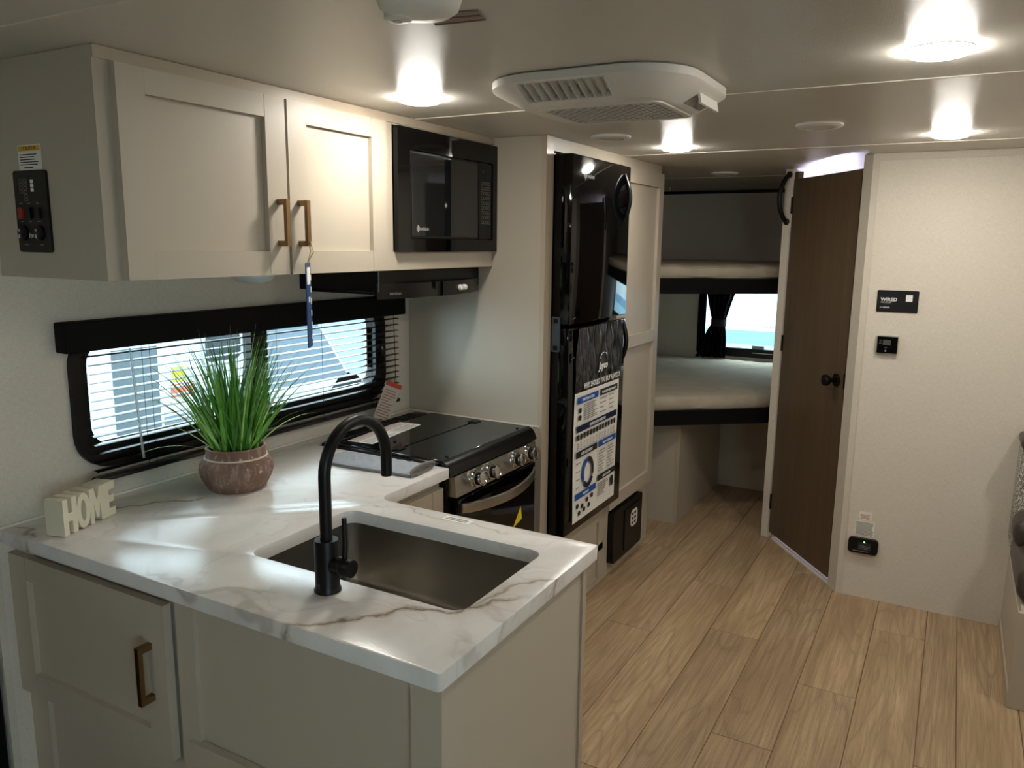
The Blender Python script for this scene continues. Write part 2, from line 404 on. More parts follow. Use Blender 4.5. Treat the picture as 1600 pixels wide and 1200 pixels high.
# right wall with an unseen window added as daylight fill; front wall closed
WY0, WY1, WZ0, WZ1 = -1.45, -.1, .9, 1.68
q = MB(); q.box(XR, XR+.04, YF, WY0, 0, H); q.box(XR, XR+.04, WY1, YR, 0, H); q.box(XR, XR+.04, WY0, WY1, 0, WZ0); q.box(XR, XR+.04, WY0, WY1, WZ1, H)
struct(obj('wall_right', q, wallm, smooth=False))
w3 = obj('fill_window_offscreen', MB().ring(rr2(-WY1-.05, -WY0+.05, WZ0-.05, WZ1+.05, .06), rr2(-WY1, -WY0, WZ0, WZ1, .04), (V((XR, 0, 0)), -Y, Z), -.02, .014), blackm); struct(w3)
obj('pane', MB().box(XR+.018, XR+.023, WY0-.01, WY1+.01, WZ0-.01, WZ1+.01), glassm, w3, smooth=False)
struct(obj('wall_front', MB().box(XW, XR, YF-.04, YF, 0, H), wallm, smooth=False))
XB = -.366
q = MB(); q.box(XB, XR, YB, YB+.04, 0, H-.001)
struct(obj('wall_bath', q, wallm, smooth=False))
q = MB(); q.box(XB-.004, XB+.022, YB-.004, YB, 0, H-.001)
struct(obj('trim_3', q, wallg, smooth=False))
struct(obj('trim_4', MB().box(XB+.022, XR, YB-.004, YB, H-.03, H-.001), wallg, smooth=False))
q = MB(); q.box(-.845, -.80, 4.47, YR, 0, H-.001)
struct(obj('wall_bunk_side', q, wallm, smooth=False))
# door wall: hinge jamb point J0 .. latch jamb point J1
J0, J1 = V((-.805, 4.445, 0)), V((-.412, 3.925, 0))
du = (J1-J0); DW = du.length; du.normalize(); dnr = V((du.y, -du.x, 0))   # outward normal towards the camera
if dnr.y > 0: dnr = -dnr
dfr = lambda z=0: (J0+V((0, 0, z)), du, Z)                               # frame: local x along door, n = du x Z
q = MB(); q.prism([(-.845, 4.452), (-.808, 4.442), (-.79, 4.47), (-.82, 4.50)], frz(0), 0, H-.001)
struct(obj('trim_5', q, wallg, smooth=False))
q = MB(); q.prism([(-.413, 3.921), (XB-.004, YB-.004), (XB+.004, YB+.04), (-.37, 3.95)], frz(0), 0, H-.001)
struct(obj('trim_6', q, wallg, smooth=False))
q = MB(); q.prism([(DW-.03, .001), (DW+.004, .001), (DW+.004, H-.002), (DW-.03, H-.002)], dfr(), -.05, -.034)
struct(obj('trim_7', q, wallg, smooth=False))
# bathroom side: white threshold pan and inner lining
q = MB(); q.prism([(.035, .003), (DW-.008, .003), (DW-.008, .6), (.035, .6)], (V(J0)+V((0, 0, .001)), du, -dnr), 0, .010)
struct(obj('threshold_1', q, whiteb, smooth=False))
# door_1
d1 = obj('door_1', MB().prism([(.006, .034), (DW-.014, .034), (DW-.014, 1.975), (.006, 1.975)], dfr(), -.031, -.003).bevel(.002), doorm, smooth=False, origin=J0); struct(d1)
for z in (1.80, 1.07, .17):
    q = MB(); q.prism([(-.004, z), (.012, z), (.012, z+.085), (-.004, z+.085)], dfr(), -.004, .004); obj('hinge', q, blackm, d1)
q = MB(); q.prism([(.01, 1.962), (.05, 1.962), (.05, 2.012), (.01, 2.012)], dfr(), -.03, -.003); obj('hinge_block', q, doorm, d1)
q = MB(); ko = J0+du*(DW-.075)+Z*1.006
q.lathe([(.031, 0), (.031, .006), (.026, .01), (.011, .013), (.011, .032), (.022, .04), (.0275, .053), (.0255, .066), (.014, .073), (0, .075)], ko+dnr*.001, dnr, 28)
kb = obj('door_knob', q, blacks, d1)
q = MB(); q.prism([(DW-.018, .975), (DW-.010, .975), (DW-.010, 1.045), (DW-.018, 1.045)], dfr(), -.003, .001); obj('strike_plate', q, blackm, d1)
# ------------------------------------------------------------------ ceiling puck lights
lens = mat('puck_lens', '#ffffff', .5, emit='#fffaf0', es=LAMP)
def puck(loc, label, group='lit round LED ceiling lights'):
    t = thing('ceiling_light', label, 'ceiling light', loc, group); o = V(loc)
    obj('trim_ring', MB().lathe([(.064, 0), (.064, -.002), (.060, -.003), (.055, -.003), (.055, 0)], o, Z, 36), whitep, t)
    obj('lens', MB().lathe([(.062, -.002), (.0605, -.008), (.053, -.013), (.036, -.017), (.016, -.019), (0, -.0195)], o, Z, 36), lens, t)
    return t
pk = puck((-1.372, 1.905, H), 'lit round LED ceiling light in front of the microwave')
dup(pk, (-.078, 1.912, H), 'lit round LED ceiling light over the open floor, right of the air conditioner')
dup(pk, (-1.072, 3.302, H), 'lit round LED ceiling light beside the pantry door and the bunks')
dup(pk, (-.072, 3.292, H), 'lit round LED ceiling light in front of the cream bathroom wall')
def offscreen(root, name, lens_name):
    root.name = name
    for ch in root.children:
        if ch.name.startswith('lens'): ch.name = lens_name
offscreen(dup(pk, (-1.372, -.85, H), 'lit round LED ceiling light over the front of the room'), 'ceiling_light_offscreen', 'lens_offscreen')
offscreen(dup(pk, (.72, 2.85, H), 'lit round LED ceiling light over the dinette bench by the cream wall'), 'dinette_light_offscreen', 'dinette_lens_offscreen')
bl = thing('vanity_light_offscreen', 'white globe vanity light in the bathroom behind the brown door', 'light', (-.80, 5.1, 1.76)); o = V((-.799, 5.1, 1.76))
obj('wall_plate', MB().lathe([(.05, 0), (.05, .015), (.02, .02), (.02, .05)], o, X, 24), chrome, bl)
obj('globe_offscreen', MB().lathe([(.022, .045), (.05, .065), (.065, .10), (.05, .145), (.02, .162), (0, .164)], o, X, 28), mat('vanity_globe', '#ffffff', .5, emit='#dcdcff', es=BATH), bl)
# ------------------------------------------------------------------ cabinets
def bar_handle(name, parent, fr, z0, z1, x, proud=.036, th=.011, w=.013):
    """square D pull in frame fr (local x along the wall, y up), standing on the plane"""
    o, r, u = fr; n = r.cross(u); q = MB()
    q.prism([(x-w/2, z0), (x+w/2, z0), (x+w/2, z1), (x-w/2, z1)], fr, proud-th, proud)
    for a, b in ((z0, z0+th+.004), (z1-th-.004, z1)):
        q.prism([(x-w/2, a), (x+w/2, a), (x+w/2, b), (x-w/2, b)], fr, 0, proud-th)
    return obj(name, q, brass, parent, smooth=False)
def shaker(parent, fr, x0, x1, z0, z1, sw, rails, t=.021, pt=.006, name='door'):
    """shaker door: slab with proud stiles and rails. rails = [(za,zb),...]"""
    q = MB(); q.prism([(x0+.004, z0+.004), (x1-.004, z0+.004), (x1-.004, z1-.004), (x0+.004, z1-.004)], fr, 0, pt)
    d = obj(name, q, cabin, parent, smooth=False)
    for a, b in ((x0, x0+sw), (x1-sw, x1)):
        q = MB(); q.prism([(a, z0), (b, z0), (b, z1), (a, z1)], fr, .0, t); obj('stile', q.bevel(.0012), cab, d, smooth=False)
    for a, b in rails:
        q = MB(); q.prism([(x0+sw+.0008, a), (x1-sw-.0008, a), (x1-sw-.0008, b), (x0+sw+.0008, b)], fr, .0, t-.0006); obj('rail', q.bevel(.0012), cab, d, smooth=False)
    return d
# upper cabinet
XU = -1.624
uc = thing('upper_cabinet', 'greige shaker wall cabinet with bronze pulls hung above the kitchen window', 'cabinet', (XW, 1.9, 1.535))
obj('end_panel', MB().box(XW+.001, XU, 1.087, 1.105, 1.537, H-.001), cab, uc, smooth=False)
obj('bottom_panel', MB().box(XW+.001, XU-.02, 1.105, YP-.002, 1.537, 1.552), cab, uc, smooth=False)
obj('divider', MB().box(XW+.001, XU-.022, 2.055, 2.073, 1.552, H-.001), cab, uc, smooth=False)
q = MB(); q.box(XU-.02, XU, 1.105, YP-.002, 1.999, H-.001); q.box(XU-.02, XU, 1.105, 1.14, 1.537, 1.999); q.box(XU-.02, XU, 1.59, 1.64, 1.537, 1.999)
q.box(XU-.02, XU, 2.03, 2.098, 1.537, 1.999); q.box(XU-.02, XU, 2.098, YP-.002, 1.537, 1.597); q.box(XU-.02, XU, 1.14, 2.03, 1.537, 1.56)
obj('face_frame', q, cab, uc, smooth=False)
obj('crown_strip', MB().box(XU, XU+.006, 1.087, YP-.002, 2.003, H-.001), edge, uc, smooth=False)
f = frx(XU+.0005)
D1 = shaker(uc, f, 1.124, 1.612, 1.538, 2.0, .07, [(1.538, 1.601), (1.944, 2.0)])
D2 = shaker(uc, f, 1.621, 2.042, 1.538, 2.0, .07, [(1.538, 1.601), (1.944, 2.0)])
f2 = frx(XU+.0205)
bar_handle('handle', D1, f2, 1.614, 1.738, 1.578); bar_handle('handle', D2, f2, 1.614, 1.738, 1.655)
# under-cabinet light (off)
t = thing('under_cabinet_light', 'pale round unlit light under the upper cabinet above the window', 'light', (-1.80, 1.66, 1.537))
obj('lens', MB().lathe([(.062, 0), (.062, -.012), (.052, -.024), (.03, -.03), (0, -.032)], V((-1.80, 1.66, 1.537)), Z, 32), mat('unlit_lens', '#cfd6d8', .3), t)
# microwave
mw = thing('microwave', 'glossy black built-in microwave in the upper cabinet', 'microwave', (XU, 2.42, 1.6))
obj('body', MB().box(XU-.33, XU-.0, 2.115, 2.715, 1.605, 1.985), blackp, mw, smooth=False)
f = frx(XU+.001)
po, pi_ = rr2(2.102, 2.7335, 1.596, 1.996, .006, 3), rr2(2.168, 2.700, 1.640, 1.928, .004, 3)
obj('trim_frame', MB().ring(po, pi_, f, 0, .02), blackg, mw, smooth=False)
dr = obj('door', MB().prism(rr2(2.171, 2.600, 1.643, 1.925, .004, 2), f, 0, .016), blackp, mw, smooth=False)
obj('window_glass', MB().prism(rr2(2.178, 2.590, 1.650, 1.918, .003, 2), f, .016, .0175), winglass, dr, smooth=False)
kp = obj('control_panel', MB().prism(rr2(2.604, 2.697, 1.643, 1.925, .004, 2), f, 0, .0165), blacks, mw, smooth=False)
q = MB()
for i in range(4):
    for j in range(9):
        a, b = 2.618+i*.018, 1.70+j*.018; q.ring(rr2(a, a+.013, b, b+.012, .002, 1), rr2(a+.001, a+.012, b+.001, b+.011, .0015, 1), f, .0165, .0169)
obj('keypad_print', q, inkg, kp, smooth=False)
text('display_mark', 'A', .01, (V((XU+.001, 2.63, 1.89)), Y, Z), inkg, kp, .0168)
text('logo', 'nvision', .019, (V((XU+.0185, 2.222, 1.668)), Y, Z), inkw, dr, .0003)
q = MB()
for a, h in ((.0, .026), (.006, .018), (-.006, .015)): q.prism([(2.210+a, 1.674-h/2), (2.213+a, 1.674-h/2+.003), (2.213+a, 1.674+h/2), (2.210+a, 1.674+h/2-.003)], f, .0176, .0182)
obj('logo_mark', q, inkw, dr, smooth=False)
# range hood
hd = thing('range_hood', 'black range hood with two round white knobs under the microwave', 'range hood', (-1.84, 2.42, 1.44))
obj('body', MB().box(XW+.002, -1.68, 2.09, 2.725, 1.46, 1.534).bevel(.003), blacks, hd, smooth=False)
q = MB(); k = 16; A, B = [], []
for i in range(k+1):
    s_ = i/k; y = 2.085+s_*.645; x = -1.685+.055*math.sin(PI*s_)**.8 if 0 < s_ < 1 else -1.685
    A.append((x, y)); B.append((x-.012, y))
pts = A+B[::-1]
obj('curved_fascia', MB().prism(pts, frz(1.438), 0, .052), blackg, hd)
for y in (2.515, 2.548):
    s_ = (y-2.085)/.645; x = -1.685+.055*math.sin(PI*s_)**.8
    obj('knob', MB().lathe([(.0105, 0), (.0115, .004), (.010, .014), (.006, .017), (0, .0175)], V((x-.002, y, 1.463)), X, 20), whiteb, hd)
text('logo', 'nvision', .017, (V((-1.668, 2.13, 1.452)), V((.35, 1, 0)).normalized(), Z), inkg, hd, .002)
obj('underside_plate', MB().box(XW+.02, -1.72, 2.11, 2.70, 1.452, 1.46), blackp, hd, smooth=False)
# tall cabinet around the fridge, with pantry door
tc = thing('tall_cabinet', 'floor to ceiling greige cabinet housing the refrigerator, pantry door beside it', 'cabinet', (-1.7, 3.4, 0))
obj('side_panel', MB().box(XW+.001, XF-.02, YP, YP+.016, .001, H-.001), cab, tc, smooth=False)
obj('corner_stile', MB().box(XF-.02, XF, YP, 2.797, .001, H-.05), edge, tc, smooth=False)
obj('corner_block', MB().box(XF-.022, XF+.002, YP-.001, 2.797, H-.05, H-.001), edge, tc, smooth=False)
obj('top_rail', MB().box(XF-.02, XF, 2.797, 4.05, 1.978, H-.001), cab, tc, smooth=False)
obj('base_rail', MB().box(XF-.02, XF, 2.797, 3.425, .32, .432), cab, tc, smooth=False)
obj('mid_stile', MB().box(XF-.02, XF, 3.418, 3.47, .001, 1.978), cab, tc, smooth=False)
obj('end_stile', MB().box(XF-.02, XF, 4.0, 4.05, .001, 1.978), cab, tc, smooth=False)
obj('end_panel', MB().box(XW+.001, XF-.02, 4.034, 4.05, .001, H-.001), cab, tc, smooth=False)
obj('lower_panel', MB().box(XF-.03, XF-.012, 2.797, 3.418, .001, .32), cabin, tc, smooth=False)
obj('lower_rail', MB().box(XF-.012, XF, 2.797, 3.418, .001, .03), cab, tc, smooth=False)
obj('lower_rail', MB().box(XF-.012, XF, 2.797, 3.418, .165, .2), cab, tc, smooth=False)
obj('lower_stile', MB().box(XF-.012, XF, 3.36, 3.418, .03, .32), cab, tc, smooth=False)
obj('pantry_base', MB().box(XF-.02, XF-.002, 3.47, 4.0, .001, .345), cab, tc, smooth=False)
PD = shaker(tc, frx(XF+.0005), 3.435, 4.035, .352, 1.985, .062, [(.352, .42), (1.13, 1.19), (1.915, 1.985)], name='pantry_door')
# small black outlet under the fridge
t = obj('outlet', MB().prism(rr2(3.07, 3.14, .03, .125, .006), frx(XF-.0115), 0, .008), blackp, smooth=False)
tag(t, 'small black outlet low on the cabinet under the refrigerator', 'outlet')
# heater vent box
hv = thing('vent_cover', 'black rectangular vent cover with a white round-cornered sticker below the pantry door', 'vent cover', (XF, 3.68, .05))
f = frx(XF-.0015)
obj('housing', MB().prism(rr2(3.475, 3.875, .062, .335, .018), f, 0, .032).bevel(.004), blackm, hv)
obj('recessed_door', MB().prism(rr2(3.62, 3.85, .085, .30, .01), f, .032, .036).bevel(.001), blackp, hv)
sk = obj('sticker', MB().prism(rr2(3.70, 3.80, .185, .275, .03), f, .036, .0365), paper, hv, smooth=False)
q = MB()
for j in range(3):
    for i in range(2): q.prism(rr2(3.715+i*.036, 3.715+i*.036+.026, .198+j*.024, .198+j*.024+.014, .004, 2), f, .0366, .037)
obj('sticker_print', q, ink, sk, smooth=False)
# ------------------------------------------------------------------ refrigerator
fr_ = thing('refrigerator', 'tall glossy black two-door refrigerator with a poster on its lower door', 'refrigerator', (-1.6, 3.1, .435))
obj('body', MB().box(-2.0, -1.398, 2.802, 3.412, .436, 1.972), blackp, fr_, smooth=False)
XD = -1.312
fz = obj('freezer_door', MB().box(-1.392, XD, 2.802, 3.412, 1.312, 1.968, .006, 2), blackg, fr_)
ld = obj('fridge_door', MB().box(-1.392, XD, 2.802, 3.412, .436, 1.300, .006, 2), blackg, fr_)
obj('gasket', MB().box(-1.398, -1.392, 2.81, 3.405, .44, 1.965), mat('rubber_gasket', '#141415', .7), fr_, smooth=False)
pts = [(XD-.004, 3.345, 1.93)] + [(XD-.002+.026*math.sin(PI*i/10), 3.345, 1.925-.2*i/10) for i in range(11)] + [(XD-.004, 3.345, 1.72)]
obj('handle', MB().tube(pts, .011, 10), blacks, fz)
pts = [(XD-.004, 3.375, 1.29)] + [(XD-.002+.022*math.sin(PI*i/8), 3.375, 1.285-.18*i/8) for i in range(9)] + [(XD-.004, 3.375, 1.10)]
obj('handle', MB().tube(pts, .011, 10), blacks, ld)
text('logo', 'nvision', .026, (V((XD, 2.935, 1.885)), Y, Z), inkw, fz, .0005)
q = MB()
for a, h in ((.0, .036), (.008, .024), (-.008, .02)): q.prism([(2.918+a, 1.893-h/2), (2.922+a, 1.893-h/2+.004), (2.922+a, 1.893+h/2), (2.918+a, 1.893+h/2-.004)], frx(XD), .0002, .0008)
obj('logo_mark', q, inkw, fz, smooth=False)
f = fry(2.802)
hc = obj('door_latch', MB().prism(rr2(-1.385, -1.350, 1.205, 1.345, .005), f, 0, .006), mat('latch_grey', '#3c4750', .35), fr_)
for z in (1.222, 1.328): obj('screw_cap', MB().prism(rr2(-1.377, -1.358, z-.009, z+.009, .004), f, .006, .0075), blackm, hc)
for z, pp in ((1.335, fz), (1.175, ld)): obj('small_mark', MB().prism([(2.83, z), (2.86, z+.004), (2.86, z+.006), (2.83, z+.002)], frx(XD), .0003, .0008), inkg, pp, smooth=False)
# poster taped to the fridge door
ps = thing('poster', 'long paper poster with dark photo top taped to the black refrigerator door', 'poster', (XD, 3.1, .47))
XP = XD+.004
def wav(y, z):
    k = max(0, min(1, (z-1.02)/.1)); return k*(.004*math.sin(y*95+z*9)+.003*math.sin(y*47-z*30)+.003) + .003*math.sin(z*7+y*4)*(1 if z < 1.0 else 1)
def psheet(z0, z1, yl, yr, n, m_, name, mt_, off, parent):
    q = MB(); L = []
    for j in range(m_+1):
        z = z0+(z1-z0)*j/m_
        L.append([V((XP+off+.004+wav(yl+(yr-yl)*i/n, z), yl+(yr-yl)*i/n, z)) for i in range(n+1)])
    q.loft(L, closed=False); o = obj(name, q, mt_, parent); return o
wsheet = psheet(.478, 1.03, 2.858, 3.325, 20, 24, 'paper_sheet', paper, 0, ps)
photo = mat('poster_photo', '#2c2c2e', .16, spec=.7); t_ = NT(photo)
sv = t_.noise(t_.coords((1, 9, 7)), 1.5, 3, .6); t_.col(t_.ramp(sv, [(.38, lin('#161618')), (.64, lin('#414143'))]))
psheet(1.03, 1.296, 2.858, 3.345, 60, 16, 'glossy_photo', photo, 0, ps)
def pfr(y, z): return (V((XP+.0085, y, z)), Y, Z)
text('brand_text', 'Jayco', .044, pfr(3.115, 1.105), white, wsheet, .008, 'CENTER', 1.0, .001, shear=.2)
q = MB()
for i in range(5):
    a = PI*(.1+.8*i/4); p = V((3.115+.035*math.cos(a), 1.155+.02*math.sin(a), 0)); p2 = V((3.115+.035*math.cos(a+.55), 1.155+.02*math.sin(a+.55), 0))
    q.prism([(p.x, p.y), (p.x+.005, p.y-.002), (p2.x+.005, p2.y), (p2.x, p2.y+.002)], pfr(0, 0), .008, .0085)
obj('brand_mark', q, white, wsheet, smooth=False)
text('title_text', 'WHY SHOULD YOU BUY A JAYCO?', .032, pfr(3.115, 1.045), white, wsheet, .008, 'CENTER', .78, .0006)
def band(y0, y1, z, mt_, s_, sz=.017):
    b = obj('heading_band', MB().prism([(y0, z), (y1, z), (y1, z+.027), (y0, z+.027)], pfr(0, 0), 0, .0006), mt_, wsheet, smooth=False)
    text('heading_text', s_, sz, pfr((y0+y1)/2, z+.007), white, wsheet, .0009, 'CENTER', .72, .0003)
band(2.875, 3.09, .985, inkb, 'MORE THAN 50 YEARS'); band(3.11, 3.305, .985, ink, 'THE INDUSTRY\'S BEST WARRANTY', .014)
band(2.875, 3.305, .865, inkn, 'GENERATIONS OF FAMILY FUN')
band(2.875, 3.09, .755, ink, 'AFTER SALE SUPPORT'); band(3.11, 3.305, .755, inkb, 'THE JAYCO DIFFERENCE', .014)
band(2.875, 3.09, .575, inkb, 'WARRANTY', .015); band(3.11, 3.305, .60, ink, 'QUALITY CRAFTED', .014)
q = MB(); F0 = pfr(0, 0)
lines(q, F0, 2.945, 3.085, [.972-.008*i for i in range(9)], .003, 0, .0006)
for c in (3.115, 3.215): lines(q, F0, c, c+.075, [.97-.02*i for i in range(4)], .003, 0, .0006, .6)
for i in range(13): lines(q, F0, 2.88+i*.033, 2.88+i*.033+.016, [.815-.008*j for j in range(4)], .003, 0, .0006, .5)
for c in (3.115, 3.215): lines(q, F0, c, c+.08, [.735-.013*i for i in range(8)], .003, 0, .0006, .4)
lines(q, F0, 2.88, 2.92, [.73-.035*i for i in range(4)], .003, 0, .0006, .3); lines(q, F0, 3.115, 3.23, [.585-.009*i for i in range(7)], .003, 0, .0006, .5)
q.prism([(2.875, .782), (3.305, .788), (3.305, .7895), (2.875, .7835)], F0, 0, .0006)
obj('fine_print', q, inkg, wsheet, smooth=False)
icons = [(2.888+i*.033, .843, .018, .026, .008) for i in range(13)] + [(2.905, z, .025, .022, .009) for z in (.955, .925)] + [(3.275, .563, .03, .05, .014)]
icons += [(y, z, .024, .02, .008) for y, z in ((2.90, .545), (2.95, .535), (3.0, .55), (3.05, .556), (2.92, .51), (2.97, .515), (3.02, .52))]
for y, z, a, b, c in icons: obj('picture_icon', MB().prism(rrect(a, b, c, 3, y, z), F0, 0, .0006), ink, wsheet, smooth=False)
for k, mt_ in enumerate((ink, inkn, inkb)):
    q = MB(); a0 = PI/2-k*2*PI/3; n = 10; P = []
    for i in range(n+1): a = a0-2*PI/3*.86*i/n; P.append((3.0+.062*math.cos(a), .672+.068*math.sin(a)))
    a = a0-2*PI/3; P.append((3.0+.05*math.cos(a), .672+.056*math.sin(a)))
    for i in range(n, -1, -1): a = a0-2*PI/3*.86*i/n; P.append((3.0+.04*math.cos(a), .672+.046*math.sin(a)))
    q.prism(P, F0, 0, .0006); obj('circle_arrow', q, mt_, wsheet, smooth=False)
# ------------------------------------------------------------------ peninsula and base cabinets
pc = thing('peninsula_cabinet', 'greige peninsula base cabinet with one bronze-handled door under the marble counter', 'cabinet', (-1.38, 1.35, 0))
TB = CT-.036
YC = 1.052
for a, b in ((XW+.002, -1.96), (-1.43, -1.372), (-.79, -.722)): obj('face_stile', MB().box(a, b, YC, YC+.018, .001, TB), cab, pc, smooth=False)
for a, b in ((-1.96, -1.43), (-1.372, -.79)):
    obj('recessed_panel', MB().box(a, b, YC+.012, YC+.018, .06, TB), cabin, pc, smooth=False)
    obj('toe_board', MB().box(a, b, YC+.004, YC+.018, .001, .06), cab, pc, smooth=False)
    obj('top_rail', MB().box(a, b, YC, YC+.012, TB-.018, TB), cab, pc, smooth=False)
obj('middle_rail', MB().box(-1.395, -.722, YC-.012, YC+.011, .462, .528).bevel(.002), cab, pc, smooth=False)
obj('end_panel', MB().box(-.74, -.722, YC+.018, 1.645, .001, TB), cabin, pc, smooth=False)
obj('end_trim', MB().box(-.74, -.716, 1.645, 1.665, .001, TB), edge, pc, smooth=False)
obj('back_panel', MB().box(-1.41, -.74, 1.64, 1.655, .001, TB), cabin, pc, smooth=False)
f = (V((0, YC-.0005, 0)), X, Z)
DL = shaker(pc, f, -2.034, -1.441, .467, .843, .07, [(.467, .527), (.783, .843)])
bar_handle('handle', DL, (V((0, YC-.0205, 0)), X, Z), .606, .745, -1.492)
bc = thing('drawer_cabinet', 'greige base cabinet beside the stove under the inner counter edge', 'cabinet', (-1.7, 1.88, 0))
obj('front_frame', MB().box(-1.44, -1.425, 1.66, 2.066, .001, TB), cab, bc, smooth=False)
shaker(bc, frx(-1.4245), 1.69, 2.06, .45, .838, .06, [(.45, .51), (.778, .838)], name='drawer_front')
# ------------------------------------------------------------------ counter
def arc(cx, cy, r, a0, a1, n=6): return [(cx+r*math.cos(a0+(a1-a0)*i/n), cy+r*math.sin(a0+(a1-a0)*i/n)) for i in range(n+1)]
out = [(XW+.001, 1.019)] + arc(-.711, 1.027, .008, -PI/2, 0, 3) + arc(-.711, 1.694, .008, 0, PI/2, 3)
out += arc(-1.385+.045, 1.702+.045, .045, -PI/2, -PI, 6) + [(-1.385, 2.064), (-1.945, 2.064), (-1.945, 2.672), (-1.43, 2.672), (-1.43, YP-.001), (XW+.001, YP-.001)]
hole = rr2(-1.392, -.797, 1.229, 1.592, .035, 6)
allp = [V((p[0], p[1], 0)) for p in out+hole]
tri = tessellate_polygon([[V((p[0], p[1], 0)) for p in out], [V((p[0], p[1], 0)) for p in hole]])
q = MB(); zt, zb = CT, CT-.035
vt = [q.bm.verts.new((p.x, p.y, zt)) for p in allp]; vb = [q.bm.verts.new((p.x, p.y, zb)) for p in allp]
for a, b, c in tri:
    q.bm.faces.new((vt[a], vt[b], vt[c])); q.bm.faces.new((vb[c], vb[b], vb[a]))
no = len(out)
for s0, k in ((0, no), (no, len(hole))):
    for i in range(k):
        a, b = s0+i, s0+(i+1) % k; q.bm.faces.new((vt[a], vt[b], vb[b], vb[a]))
bmesh.ops.recalc_face_normals(q.bm, faces=q.bm.faces)
ed = [e for e in q.bm.edges if len(e.link_faces) == 2 and e.calc_face_angle(0) > 1.2 and all(v.co.z > zb+.01 for v in e.verts)]
bmesh.ops.bevel(q.bm, geom=ed, offset=.003, segments=2, affect='EDGES', profile=.5)
ct = obj('countertop', q, marble, origin=(0, 0, CT)); tag(ct, 'white marble-look L-shaped countertop with grey-brown veins', 'countertop')
obj('caulk_line', MB().box(XW+.001, XW+.006, 1.019, YP-.001, CT, CT+.006), mat('caulk', '#dcd6c8', .5), ct, smooth=False)
obj('caulk_line', MB().box(XW+.006, -1.40, YP-.006, YP-.001, CT, CT+.005), MATS['caulk'], ct, smooth=False)
# sink
sk = thing('sink', 'undermount brushed steel kitchen sink set into the peninsula counter', 'sink', (-1.09, 1.41, CT-.23))
q = MB(); L = []
for z, k, r in ((CT-.0352, -.022, .05), (CT-.0358, -.005, .038), (CT-.19, .002, .032), (CT-.208, .008, .034), (CT-.218, .022, .03), (CT-.222, .06, .02)):
    L.append([V((p[0], p[1], z)) for p in rr2(-1.392+k, -.797-k, 1.229+k, 1.592-k, r, 6)])
q.loft(L, cap0=False); obj('basin', q, steel, sk)
dr = obj('drain', MB().lathe([(.045, 0), (.045, .003), (.03, .003), (.028, -.0005)], V((-1.09, 1.42, CT-.2215)), Z, 28), chrome, sk)
obj('drain_basket', MB().lathe([(.028, .0005), (.02, .002), (0, .002)], V((-1.09, 1.42, CT-.2215)), Z, 20), chrome, dr)
# faucet
fx, fy = -1.092, 1.172
fa = thing('faucet', 'matte black gooseneck kitchen faucet with side lever on the peninsula', 'faucet', (fx, fy, CT+.001))
o = V((fx, fy, CT+.001))
obj('base', MB().lathe([(.0285, 0), (.0285, .004), (.0265, .008), (.0255, .012), (.0255, .108), (.0245, .112), (.012, .112)], o, Z, 36), blackm, fa)
R_ = .101; pts = [(fx, fy, CT+.105), (fx, fy, CT+.17)]; cz = CT+.245
for i in range(21): a = PI-PI*i/20; pts.append((fx, fy+R_+R_*math.cos(a), cz+R_*math.sin(a)))
pts.append((fx, fy+2*R_, cz-.042))
obj('spout', MB().tube(pts, .0128, 20), blackm, fa)
obj('nozzle', MB().lathe([(.0128, 0), (.0122, -.004), (.008, -.004)], V((fx, fy+2*R_, cz-.042)), Z, 20), blackp, fa)
q = MB(); hz = CT+.062; q.lathe([(.019, .02), (.019, .042), (.0175, .043), (.0175, .045), (.0195, .046), (.0195, .066), (.018, .068), (0, .068)], V((fx, fy, hz)), X, 28)
hb = obj('lever_hub', q, blackm, fa)
q = MB(); q.tube([(fx+.048, fy, hz+.016), (fx+.049, fy+.002, hz+.05), (fx+.046, fy+.004, hz+.105)], [.0062, .0056, .0052], 10); obj('lever', q, blackm, hb)
text('base_mark', 'M', .016, (V((fx-.008, fy-.0272, CT+.015)), X, Z), mat('mark_grey', '#3a3a3c', .3), fa, .0002, 'LEFT')
# counter sticker
f = (V((-1.135, 1.655, CT)), V((1, -.02, 0)).normalized(), V((.02, 1, 0)).normalized())
st = obj('sticker', MB().prism(rr2(0, .085, 0, .03, .002, 2), f, .0003, .0008), paper, smooth=False); tag(st, 'small white sticker with two lines of print on the counter by the sink', 'sticker')
q = MB(); lines(q, f, .008, .078, [.008, .018], .005, .0008, .0011, .15); obj('print', q, inkg, st, smooth=False)
# ------------------------------------------------------------------ stove
SY0, SY1, SXF = 2.07, 2.664, -1.39
sv = thing('stove', 'black range with glass lid, stainless control strip and four chrome knobs', 'stove', (-1.65, 2.365, 0))
obj('body', MB().box(-1.94, -1.402, SY0, SY1, .002, .905), blackp, sv, smooth=False)
obj('cooktop', MB().box(-1.935, -1.41, SY0-.004, SY1+.004, .905, .917, .003, 1), blacks, sv)
gl = mat('stove_glass_lid', '#07090a', .1, spec=.6)
l1 = obj('rear_lid', MB().box(-1.872, -1.634, SY0, SY1, .917, .925, .002, 1), gl, sv)
l2 = obj('front_lid', MB().box(-1.626, -1.412, SY0, SY1, .917, .925, .002, 1), gl, sv)
for y in (SY0+.05, SY1-.05): obj('lid_hinge', MB().box(-1.650, -1.612, y-.02, y+.02, .925, .929, .001), blackm, sv)
for x, y in ((-1.43, SY0+.05), (-1.43, SY1-.06), (-1.70, SY0+.12)): obj('bumper', MB().lathe([(.006, 0), (.006, .003), (.004, .004), (0, .004)], V((x, y, .925)), Z, 12), blackm, sv)
vt_ = obj('rear_vent', MB().box(-1.938, -1.876, SY0+.03, SY1-.03, .917, .928, .003), blackm, sv)
q = MB()
